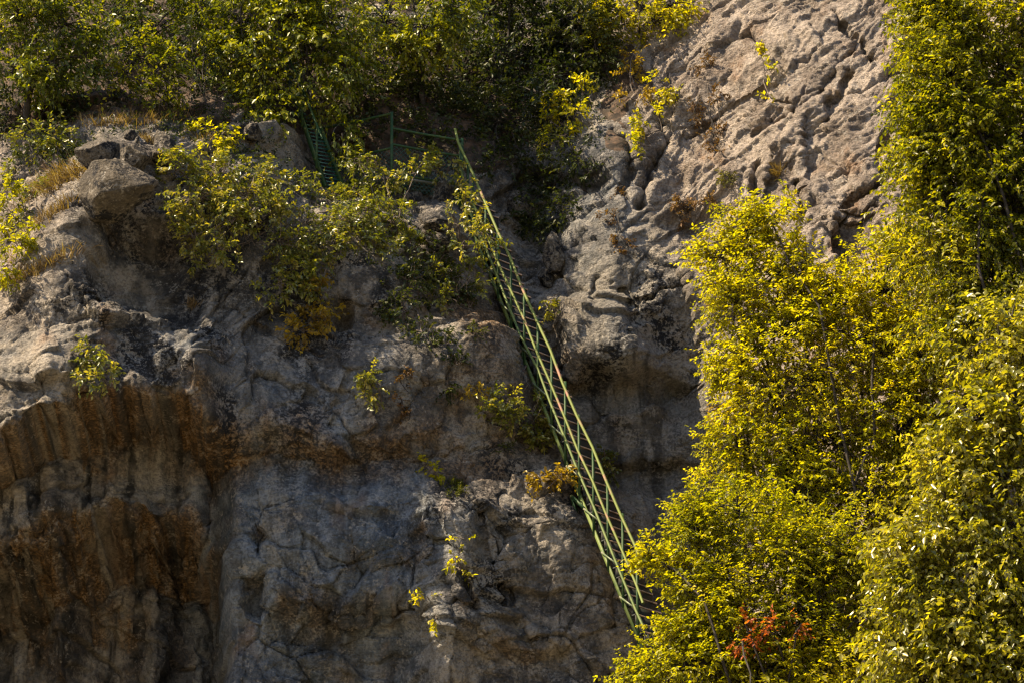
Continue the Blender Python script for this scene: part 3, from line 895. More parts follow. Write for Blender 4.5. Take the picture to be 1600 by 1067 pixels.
class Plant:
    """Collects wood tubes (quads) and leaves (tris) of one plant."""
    def __init__(s, seed):
        s.r = np.random.default_rng(seed); s.wood = Geo(); s.lv = []; s.lf = []; s.la = []; s.n = 0

    def branch(s, p0, p1, r0, r1, sag=0.12, seg=8, sides=6, wig=0.05):
        p0 = np.asarray(p0, float); p1 = np.asarray(p1, float)
        ln = np.linalg.norm(p1 - p0)
        t = np.linspace(0, 1, seg + 1)[:, None]
        mid = (p0 + p1) / 2 + s.r.normal(0, 0.10, 3) * ln + np.array([0, 0, sag * ln])
        c = (1 - t) ** 2 * p0 + 2 * t * (1 - t) * mid + t ** 2 * p1
        wv = np.cumsum(s.r.normal(0, wig * ln / seg, (seg + 1, 3)), 0); wv -= wv[0] + (wv[-1] - wv[0]) * t
        c = c + wv
        s.wood.add(*tube_vf(c, r0 + (r1 - r0) * t[:, 0] ** 0.8, sides))
        return c

    def sprays(s, P, Dd, ln, k, leaf, droop=0.35, flat=0.6, tint=0.0, wide=0.27, twig_r=0.004, spread=0.85):
        """twigs from P along Dd with k leaves each"""
        r = s.r; n = len(P)
        Dd = unit(Dd); lens = ln * r.uniform(0.6, 1.3, n)
        P2 = P + Dd * lens[:, None] + np.array([0, 0, -1]) * (droop * lens * r.uniform(.3, 1, n))[:, None]
        P1 = P + Dd * (lens * 0.55)[:, None]
        s.wood.add(*tubes_batch(P, P1, P2, twig_r, twig_r * 0.4, 1, 3))
        t = (np.arange(k) + 0.6) / k
        t = np.clip(t[None] + r.normal(0, 0.05, (n, k)), 0.08, 1.0)[..., None]
        c = (1 - t) ** 2 * P[:, None] + 2 * t * (1 - t) * P1[:, None] + t ** 2 * P2[:, None]
        tan = unit(P2 - P)[:, None]
        upn = unit(np.array([0, 0, 1.0]) + r.normal(0, 1 - flat, (n, 3)))[:, None]
        side = unit(np.cross(tan, upn))
        sg = np.where(np.arange(k) % 2 == 0, 1.0, -1.0)[None, :, None]
        dirv = unit(tan * 0.55 + side * sg * spread + np.array([0, 0, -1.0]) * droop * r.uniform(0.2, 1.6, (n, k, 1)) + r.normal(0, 0.28, (n, k, 3)))
        nor = unit(upn + r.normal(0, 0.42, (n, k, 3)))
        L = leaf * r.uniform(0.6, 1.25, (n, k))
        var = np.clip(0.52 + tint + r.normal(0, 0.16, (n, 1)) + r.normal(0, 0.16, (n, k)), 0, 1)
        v, f, a = leaf_mesh(c.reshape(-1, 3), dirv.reshape(-1, 3), nor.reshape(-1, 3), L.ravel(), (L * wide).ravel(), var.ravel())
        s.lv.append(v); s.lf.append(f + s.n); s.la.append(a); s.n += len(v)

    def lobe(s, c, rad, n, leaf, ctr=None, k=9, ln=0.32, clump=9, droop=0.35, flat=0.6, hollow=0.45, tint=0.0, root=None, wide=0.27, br=0.016):
        """ellipsoidal bough: clumps of sprays round sub-branches"""
        r = s.r; c = np.asarray(c, float); rad = np.asarray(rad, float)
        m = max(2, n // clump)
        q = unit(r.normal(0, 1, (m, 3))); q = q * (r.random(m) ** hollow)[:, None]
        sub = c + q * rad
        src = c if root is None else root
        n0 = np.repeat(np.asarray(src, float)[None], m, 0) + r.normal(0, 0.04, (m, 3))
        s.wood.add(*tubes_batch(n0, (n0 + sub) / 2 + r.normal(0, 0.08, (m, 3)) + np.array([0, 0, .08]), sub, br, 0.005, 3, 3))
        idx = r.integers(0, m, n)
        cl = 0.55 * min(rad.mean(), 0.5)
        P = sub[idx] + r.normal(0, cl * 0.45, (n, 3))
        out = unit((P - c) / rad) * 0.8 + r.normal(0, 0.5, (n, 3)) + np.array([0, 0, 0.10])
        if ctr is not None: out += 0.35 * unit(P - np.asarray(ctr))
        ct = r.normal(0, 0.10, m)[idx].mean() if n else 0
        s.sprays(P, out, ln, k, leaf, droop, flat, tint + ct, wide)

    def build(s, name, label, cat, root, leafmat, woodmat=None, group=None, wood_name='trunk', leaf_name='crown'):
        o = empty(name, root)
        tag(o, label, cat, group)
        if s.wood.n:
            v, f = s.wood.arrays()
            part(wood_name, v, f, woodmat or M['bark'], o, True)
        if s.n:
            part(leaf_name, np.concatenate(s.lv), np.concatenate(s.lf), leafmat, o, False, {'var': np.concatenate(s.la)})
        return o


M['leaf_olive'] = leaf_material('olive_leaves', (0.045, 0.060, 0.005), (0.140, 0.148, 0.008), (0.37, 0.33, 0.015), 0.55, 0.38, 0.4)
M['leaf_wood'] = leaf_material('woodland_leaves', (0.030, 0.045, 0.005), (0.085, 0.105, 0.007), (0.26, 0.26, 0.015), 0.42, 0.36, 0.5)
M['leaf_yellow'] = leaf_material('yellowing_leaves', (0.130, 0.145, 0.006), (0.285, 0.272, 0.008), (0.52, 0.43, 0.02), 0.6, 0.38, 0.4)
M['leaf_pale'] = leaf_material('pale_glossy_leaves', (0.085, 0.098, 0.010), (0.20, 0.195, 0.014), (0.38, 0.34, 0.06), 0.5, 0.32, 0.9)
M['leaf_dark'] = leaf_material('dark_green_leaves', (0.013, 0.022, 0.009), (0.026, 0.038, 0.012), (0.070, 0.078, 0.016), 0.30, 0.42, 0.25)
M['leaf_shrub'] = leaf_material('shrub_leaves', (0.05, 0.066, 0.012), (0.125, 0.140, 0.022), (0.32, 0.28, 0.06), 0.40, 0.33, 0.8)
M['leaf_gold'] = leaf_material('golden_leaves', (0.14, 0.09, 0.015), (0.28, 0.20, 0.02), (0.42, 0.30, 0.03), 0.40)
M['leaf_red'] = leaf_material('red_autumn_leaves', (0.22, 0.05, 0.012), (0.34, 0.085, 0.02), (0.38, 0.17, 0.03), 0.40)
M['leaf_dry'] = leaf_material('dry_brown_leaves', (0.07, 0.042, 0.022), (0.14, 0.080, 0.040), (0.24, 0.15, 0.07), 0.25, 0.6, 0.2)
M['straw'] = leaf_material('dry_grass_blades', (0.09, 0.060, 0.035), (0.18, 0.125, 0.070), (0.32, 0.25, 0.13), 0.25, 0.6, 0.2)
M['moss'] = leaf_material('moss_green', (0.035, 0.045, 0.008), (0.08, 0.09, 0.012), (0.17, 0.15, 0.02), 0.3, 0.6, 0.2)


def parse(sp, Y, dfac=1.0):
    """'u v ru rv n[ Y]; ...' -> lobes (centre, radii, n)"""
    out = []
    for q in sp.split(';'):
        t = [float(a) for a in q.split()]
        if not t: continue
        yy = t[5] if len(t) > 5 else Y
        sc = 60.0 / 6300 * (1 + (yy) / 60.0)
        out.append((at(t[0], t[1], yy), np.array([t[2] * sc, 0.5 * (t[2] + t[3]) * sc * dfac, t[3] * sc * 1.08]), int(t[4])))
    return out


def tree(name, label, cat, root, spec, Y, leafmat, seed, leaf=0.085, stems=None, trunk_r=0.11, k=9, ln=0.32, droop=0.35, flat=0.6,
         tint=0.0, wide=0.27, group=None, dfac=1.0, woodmat=None, hollow=0.45, fork=None, br=0.016, mult=1.0, clump=9):
    p = Plant(seed)
    lobes = parse(spec, Y, dfac)
    root = np.asarray(root, float)
    ctr = np.mean([l[0] for l in lobes], 0)
    fork = ctr * 0.55 + root * 0.45 if fork is None else np.asarray(fork, float)
    if trunk_r > 0.1:
        fork = fork + np.array([0, 0.7, 0]); root = root + np.array([0, 0.9, 0])
    tr = p.branch(root, fork, trunk_r, trunk_r * 0.7, 0.02, 10, 8, 0.04)
    for (c, rad, n) in lobes:
        # limbs leave the trunk where it is nearest below the bough
        dd = np.linalg.norm(tr - c, axis=1) + np.where(tr[:, 2] > c[2] - 0.1, 2.0, 0)
        st = tr[np.argmin(dd)] if seed % 2 else tr[-1]
        p.branch(st, c, trunk_r * 0.26, 0.014, 0.12, 8, 6, 0.10)
        vr = p.r.uniform(0.55, 1.3); ls = p.r.uniform(0.85, 1.2)
        p.lobe(c, rad, int(n * mult * 2.2 * vr), leaf * 1.03 * ls, ctr, k, ln, clump, droop, flat, hollow, tint + float(p.r.normal(0, 0.11)), None, wide, br)
    return p.build(name, label, cat, root, leafmat, woodmat, group)


def shrub(name, label, cat, uv, spec, leafmat, seed, leaf=0.075, k=7, ln=0.20, droop=0.3, flat=0.5, off=0.25, tint=0.0, wide=0.28,
          woodmat=None, group=None, stem_r=0.018, dfac=0.8, clump=5, hollow=0.5, mult=1.0):
    """plant rooted where the sight line meets the rock; boughs hang a little in front of the face"""
    root = hit(*uv)
    p = Plant(seed)
    for q in spec.split(';'):
        t = [float(a) for a in q.split()]
        if not t: continue
        o_ = t[5] if len(t) > 5 else off
        h = hit(t[0], t[1])
        yy = min(h[1] - o_, root[1] + 0.3) if len(t) <= 6 else o_
        c = at(t[0], t[1], yy)
        sc = 60.0 / 6300
        rad = np.array([t[2] * sc, 0.5 * (t[2] + t[3]) * sc * dfac, t[3] * sc * 1.08])
        p.branch(root + np.array([0, .05, 0]), c, stem_r, 0.007, 0.08, 7, 5, 0.08)
        p.lobe(c, rad, int(t[4] * mult), leaf, None, k, ln, clump, droop, flat, hollow, tint, None, wide, 0.007)
    return p.build(name, label, cat, root, leafmat, woodmat, group, 'stem', 'foliage')


def grass(name, label, uv, n, ht, lean, mat, seed, spread=0.15, cat='grass tuft', group=None, width=0.006, spec=None):
    """tuft of arching blades"""
    r = np.random.default_rng(seed)
    root = hit(*uv)
    B = root + r.normal(0, 1, (n, 3)) * np.array([spread, 0.05, 0.03])
    if spread > 0.2:
        u_, v_ = proj(B)
        for i in range(n):
            B[i] = hit(u_[i], uv[1] + r.normal(0, 4) + (0 if spec is None else spec * (u_[i] - uv[0])))
    h = ht * r.uniform(0.5, 1.2, n)
    d = unit(np.array(lean)[None] + r.normal(0, 0.42, (n, 3)))
    mid = B + d * (h * 0.55)[:, None]
    tip = B + d * h[:, None] + np.array([0, -0.1, -0.35]) * (h * r.uniform(0.3, 1.0, n))[:, None]
    s = unit(np.cross(d, r.normal(0, 1, (n, 3)))) * width
    v = np.stack([B - s, B + s, mid + s * .8, mid - s * .8, tip], 1).reshape(-1, 3)
    i = np.arange(n)[:, None] * 5
    f = np.concatenate([i + np.array([[0, 1, 2]]), i + np.array([[0, 2, 3]]), i + np.array([[3, 2, 4]])], 1).reshape(-1, 3)
    var = np.repeat(np.clip(r.normal(0.5, 0.25, n), 0, 1), 5)
    o = part(name, v, f, mat, None, False, {'var': var}, origin=root)
    tag(o, label, cat, group, 'stuff' if spread > 0.2 else None)
    return o


def brush(name, label, uv, spec, seed, mat, cat='dead shrub', r0=0.009, ln=0.5, off=0.2, group=None):
    """leafless tangle of twigs"""
    root = hit(*uv); p = Plant(seed); r = p.r
    for q in spec.split(';'):
        t = [float(a) for a in q.split()]
        h = hit(t[0], t[1]); c = at(t[0], t[1], h[1] - off)
        p.branch(root, c, r0 * 1.6, r0 * 0.7, 0.05, 6, 5)
        n = int(t[4]); sc = 60 / 6300.
        P = c + r.normal(0, 0.45, (n, 3)) * np.array([t[2] * sc, 0.15, t[3] * sc])
        dd = unit(r.normal(0, 1, (n, 3)) + np.array([0, -.2, 0.5])) * (ln * r.uniform(.4, 1.1, n))[:, None]
        p.wood.add(*tubes_batch(P, P + dd * .5 + r.normal(0, .05, (n, 3)), P + dd, r0 * 0.6, 0.0018, 3, 3))
    v, f = p.wood.arrays()
    o = part(name, v, f, mat, None, True, origin=root)
    tag(o, label, cat, group)
    return o


# ------------------------------------------------------------------ boulders on the ledge
def boulder(label, u, v, ru, rv, seed, front=0.25, mat=None, rd=None):
    import bmesh
    r = np.random.default_rng(seed)
    bm = bmesh.new(); bmesh.ops.create_icosphere(bm, subdivisions=5, radius=1.0)
    P = np.array([q.co[:] for q in bm.verts]); F = np.array([[a.index for a in fc.verts] for fc in bm.faces]); bm.free()
    # chop with random planes for broken faces
    for _ in range(22):
        n = unit(r.normal(0, 1, 3)); d = r.uniform(0.48, 0.82)
        t = P @ n - d
        P = P - np.where(t > 0, t * 0.95, 0)[:, None] * n
    a = P[:, 0] * 1.7 + P[:, 1] * 1.1; b = P[:, 2] * 1.7 - P[:, 1] * 0.9
    a = a.astype(F32); b = b.astype(F32)
    P = P * (1 + 0.12 * fbm(a, b, 4, seed) - 0.09 * np.abs(fbm(a * 2.3, b * 2.3, 4, seed + 3)) + 0.03 * fbm(a * 13, b * 13, 2, seed + 5))[:, None]
    sc = 60 / 6300.
    h = hit(u, v)
    c = at(u, v, h[1] - front)
    P = P * np.array([ru * sc, (rd or (ru + rv) / 2) * sc, rv * sc * 1.1]) + c
    o = part('boulder', P, F, mat or M['boulder'], None, False, origin=c)
    tag(o, label, 'boulder', 'boulders on the ledges')
    return o


for q in [('big rounded grey boulder with a dark cleft perched on the ledge', 178, 300, 72, 50, 1, .50),
          ('cracked grey boulder on top of the big rounded perched boulder', 158, 244, 46, 42, 2, .45),
          ('smooth brown boulder leaning beside the perched grey boulders', 257, 236, 33, 36, 3, .45),
          ('small pale wedge of stone under the smooth brown boulder', 222, 300, 24, 17, 4, .45),
          ('small grey stone on the mossy top of the perched boulders', 203, 214, 16, 14, 5, .3),
          ('mid sized grey block right of the mossy perched boulder top', 210, 250, 34, 30, 16, .5),
          ('flat pale stone lying in dry grass on the wooded slope', 178, 167, 24, 9, 6, .1),
          ('brown block on the slope under the leafy tree by the upper stair', 392, 208, 22, 20, 7, .15),
          ('rounded brown rock under the bushes above the cliff edge', 405, 348, 24, 18, 8, .2),
          ('angular pale rock below the green walkway', 640, 322, 30, 28, 9, .2),
          ('tall grey rock just left of the stair head', 690, 312, 22, 30, 10, .15),
          ('square brown block below the rocks left of the staircase', 684, 352, 30, 17, 11, .25),
          ('second brown block stacked under the square brown block', 690, 380, 34, 16, 12, .3),
          ('upright grey block in the gully right of the staircase', 868, 400, 24, 44, 13, .1),
          ('pointed grey stone at the foot of the upright gully block', 855, 436, 15, 22, 14, .15),
          ('grey rock shoulder among dark shrubs right of the handrail', 812, 318, 34, 26, 15, .15)]:
    boulder(*q)


# ------------------------------------------------------------------ large trees on the right
def foot(x, y): return np.array([x, y, ground_z(x, y) - 0.3])


tree('broadleaf_tree', 'tall dense olive green tree filling the upper right corner', 'tree', foot(8.2, -5.0),
     '1500 40 95 75 300; 1570 120 90 90 300; 1480 130 62 80 220; 1530 220 90 80 280; 1458 240 46 60 140; 1480 320 70 70 220; 1570 330 80 90 280; 1468 400 60 50 170; 1530 430 80 80 260; 1600 230 70 120 200; 1600 480 60 90 180; 1458 20 40 50 110; 1500 520 60 50 130; 1600 20 70 80 160; 1468 190 50 50 110; 1438 160 30 26 50; 1428 250 26 22 40; 1680 60 70 90 110; 1690 220 70 100 120; 1680 390 70 100 120; 1760 140 60 120 80; 1770 350 60 120 80',
     -5.0, M['leaf_olive'], 101, 0.068, trunk_r=0.13, k=11, ln=0.36, droop=0.42, tint=-0.03)
tree('broadleaf_tree', 'bright yellow green tree in front of the lit right wall', 'tree', foot(4.6, -3.4),
     '1170 365 52 36 90; 1205 345 36 26 60; 1130 400 36 34 70; 1220 430 62 44 120; 1150 470 40 38 90; 1260 425 44 36 80; 1300 470 60 46 120; 1230 520 70 50 150; 1160 560 46 40 100; 1380 450 70 60 190; 1360 540 70 60 200; 1280 600 70 60 180; 1210 620 70 50 150; 1440 560 70 70 220; 1420 660 80 70 240; 1310 690 80 60 220; 1240 700 80 50 200; 1150 690 45 35 90; 1160 640 36 26 50; 1240 780 90 60 240; 1350 770 80 60 220; 1440 760 70 60 200; 1130 745 30 22 40; 1390 400 40 34 80',
     -3.4, M['leaf_yellow'], 102, 0.062, trunk_r=0.11, k=10, ln=0.30, flat=0.72, droop=0.28, dfac=0.8, tint=-0.05)
tree('broadleaf_tree', 'lower yellow green tree whose crown hides the foot of the staircase', 'tree', foot(3.4, -5.6),
     '1150 800 70 44 150; 1090 830 40 34 80; 1016 868 18 13 18; 1050 888 28 16 30; 1130 890 70 44 160; 1220 870 80 60 230; 1320 870 80 60 220; 1098 950 52 44 130; 1062 992 36 28 70; 1160 970 80 56 220; 1270 960 80 60 230; 1022 1038 46 26 80; 1090 1040 80 40 180; 1190 1060 90 50 220; 1300 1050 90 50 220; 985 1060 40 24 60; 1370 950 60 60 170; 1080 800 24 18 26; 1400 1060 70 50 160',
     -5.4, M['leaf_yellow'], 103, 0.062, trunk_r=0.11, k=10, ln=0.28, flat=0.72, droop=0.28, dfac=0.8, tint=-0.14)
tree('broadleaf_tree', 'nearest right hand tree with large pale glossy leaves', 'tree', foot(7.0, -8.6),
     '1570 540 60 60 130; 1600 640 60 80 150; 1530 650 50 50 110; 1570 740 70 60 170; 1480 720 44 40 80; 1500 800 60 50 140; 1590 830 60 70 150; 1530 890 70 60 180; 1430 850 46 36 80; 1440 930 60 46 130; 1590 960 70 70 180; 1490 1000 70 60 180; 1400 1010 46 40 90; 1570 1060 80 50 180; 1450 1070 70 40 130; 1590 500 40 30 50; 1670 600 60 70 80; 1680 760 70 80 90; 1680 920 70 80 90; 1680 1060 70 60 70; 1760 700 60 90 60; 1770 900 60 110 70',
     -8.6, M['leaf_pale'], 104, 0.084, trunk_r=0.11, k=9, ln=0.36, droop=0.55, tint=0.03, wide=0.30)
tree('autumn_sapling', 'small sapling with red orange leaves inside the yellow green crowns', 'tree', foot(3.9, -5.3),
     '1165 975 18 10 12; 1160 1000 12 14 8; 1205 985 20 8 9; 1245 982 16 8 10', -5.95, M['leaf_red'], 105, 0.07,
     trunk_r=0.025, k=6, ln=0.2, droop=0.3, br=0.007, clump=4, mult=0.8)

# ------------------------------------------------------------------ woodland above the cliff
def up_tree(label, uv, spec, off, mat, seed, name='woodland_tree', **kw):
    root = hit(*uv) + np.array([0, 0.1, -0.1])
    return tree(name, label, 'tree', root, spec, root[1] - off, mat, seed, mult=0.72, **kw)


G = 'trees on the wooded slope'
up_tree('light green tree crown in the top left corner', (40, 210), '30 30 60 45 120; 100 40 50 50 110; 20 110 44 44 80; 80 110 50 40 90; 130 90 30 34 50; -30 60 50 70 90; 60 -20 80 40 100', 0.5, M['leaf_wood'], 111, leaf=0.08, trunk_r=0.07, group=G, tint=0.02)
up_tree('shaded tree beside the top left corner tree with dark gaps', (200, 120), '180 20 50 40 80; 240 40 44 40 70; 165 75 34 34 50; 300 25 44 34 60; 220 -20 70 30 70; 310 -20 50 40 60', 0.2, M['leaf_wood'], 112, leaf=0.08, trunk_r=0.06, group=G, tint=-0.12)
up_tree('small sunlit tree leaning left over the dry grass', (292, 178), '215 85 36 24 40; 255 105 32 26 36; 200 120 28 22 26; 240 145 30 18 20; 275 140 22 18 14', 0.5, M['leaf_olive'], 113, leaf=0.075, trunk_r=0.03, group=G, tint=-0.2, clump=4)
up_tree('broad light green tree hanging over the upper stair', (525, 300), '380 40 46 50 110; 440 30 60 44 140; 520 30 60 50 140; 400 110 52 44 120; 480 90 50 44 90; 375 170 36 36 60; 420 175 44 36 60; 540 100 44 40 80; 520 160 24 30 24; 400 230 30 24 30; 350 90 24 34 34; 470 -30 90 30 120; 530 210 20 40 24', 0.9, M['leaf_wood'], 115, leaf=0.085, trunk_r=0.06, group=G, droop=0.6, tint=0.16)
up_tree('light green crown at the top above the green walkway', (660, 170), '600 30 50 40 100; 660 40 50 44 110; 710 20 40 30 70; 630 85 40 28 50; 690 75 30 24 40; 640 -25 80 30 90', 0.6, M['leaf_wood'], 117, leaf=0.08, trunk_r=0.06, group=G, droop=0.5, tint=0.12)
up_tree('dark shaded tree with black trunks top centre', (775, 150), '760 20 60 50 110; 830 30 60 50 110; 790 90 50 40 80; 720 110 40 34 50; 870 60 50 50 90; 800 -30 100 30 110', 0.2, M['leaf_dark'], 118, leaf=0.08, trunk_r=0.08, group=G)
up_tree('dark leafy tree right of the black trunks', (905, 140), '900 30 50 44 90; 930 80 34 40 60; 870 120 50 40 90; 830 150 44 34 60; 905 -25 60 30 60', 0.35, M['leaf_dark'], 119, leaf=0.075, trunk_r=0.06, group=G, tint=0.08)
up_tree('yellow leaved bush overhanging the top of the right wall', (1000, 60), '950 10 34 26 50; 1000 12 36 24 56; 1050 8 34 20 44; 1020 36 26 14 22; 970 40 20 16 18', 0.4, M['leaf_yellow'], 120, leaf=0.07, trunk_r=0.03, group=G, tint=-0.05, clump=5)
for (lab, uv, sp, mat, sd, t) in [
    ('dark bush filling the shade at the far left under the top corner tree', (60, 190), '40 150 40 30 60; 90 150 44 26 60; 120 180 30 20 34; 10 180 30 30 40', 'leaf_dark', 121, .05),
    ('sunlit bush on the left slope below the dark far left bush', (90, 270), '40 215 26 22 30; 80 215 34 24 44; 110 235 20 18 20; 60 240 24 14 18', 'leaf_shrub', 122, 0.0),
    ('dark bush between the sunlit leaning tree and the broad light tree', (330, 190), '320 90 30 40 36; 300 60 26 24 26; 340 150 22 30 26', 'leaf_dark', 123, .0),
    ('dark undergrowth bush behind the walkway handrail', (590, 190), '570 150 50 34 90; 640 150 40 30 70; 600 110 40 30 60; 680 160 40 30 70; 660 200 40 20 50; 580 200 36 18 40; 740 220 20 26 24', 'leaf_dark', 124, .05),
    ('dark evergreen bush right of the handrail tip', (790, 240), '780 190 44 40 80; 760 130 40 34 60; 810 240 40 40 80; 770 260 20 26 24', 'leaf_dark', 125, .08),
    ('large dark evergreen bush in the gully above the grey blocks', (860, 300), '870 190 50 50 110; 900 250 36 50 80; 850 290 44 50 100; 810 330 40 34 60; 880 340 36 36 60; 850 370 40 20 40', 'leaf_dark', 126, .06),
    ('sparse bush on the shaded slope above the walkway corner', (700, 190), '700 130 40 26 36; 720 180 30 22 26; 740 150 30 30 30', 'leaf_dark', 127, .15)]:
    shrub('evergreen_bush', lab, 'bush', uv, sp, M[mat], sd, 0.075, 8, 0.24, tint=t, off=0.2, group='bushes on the wooded slope')

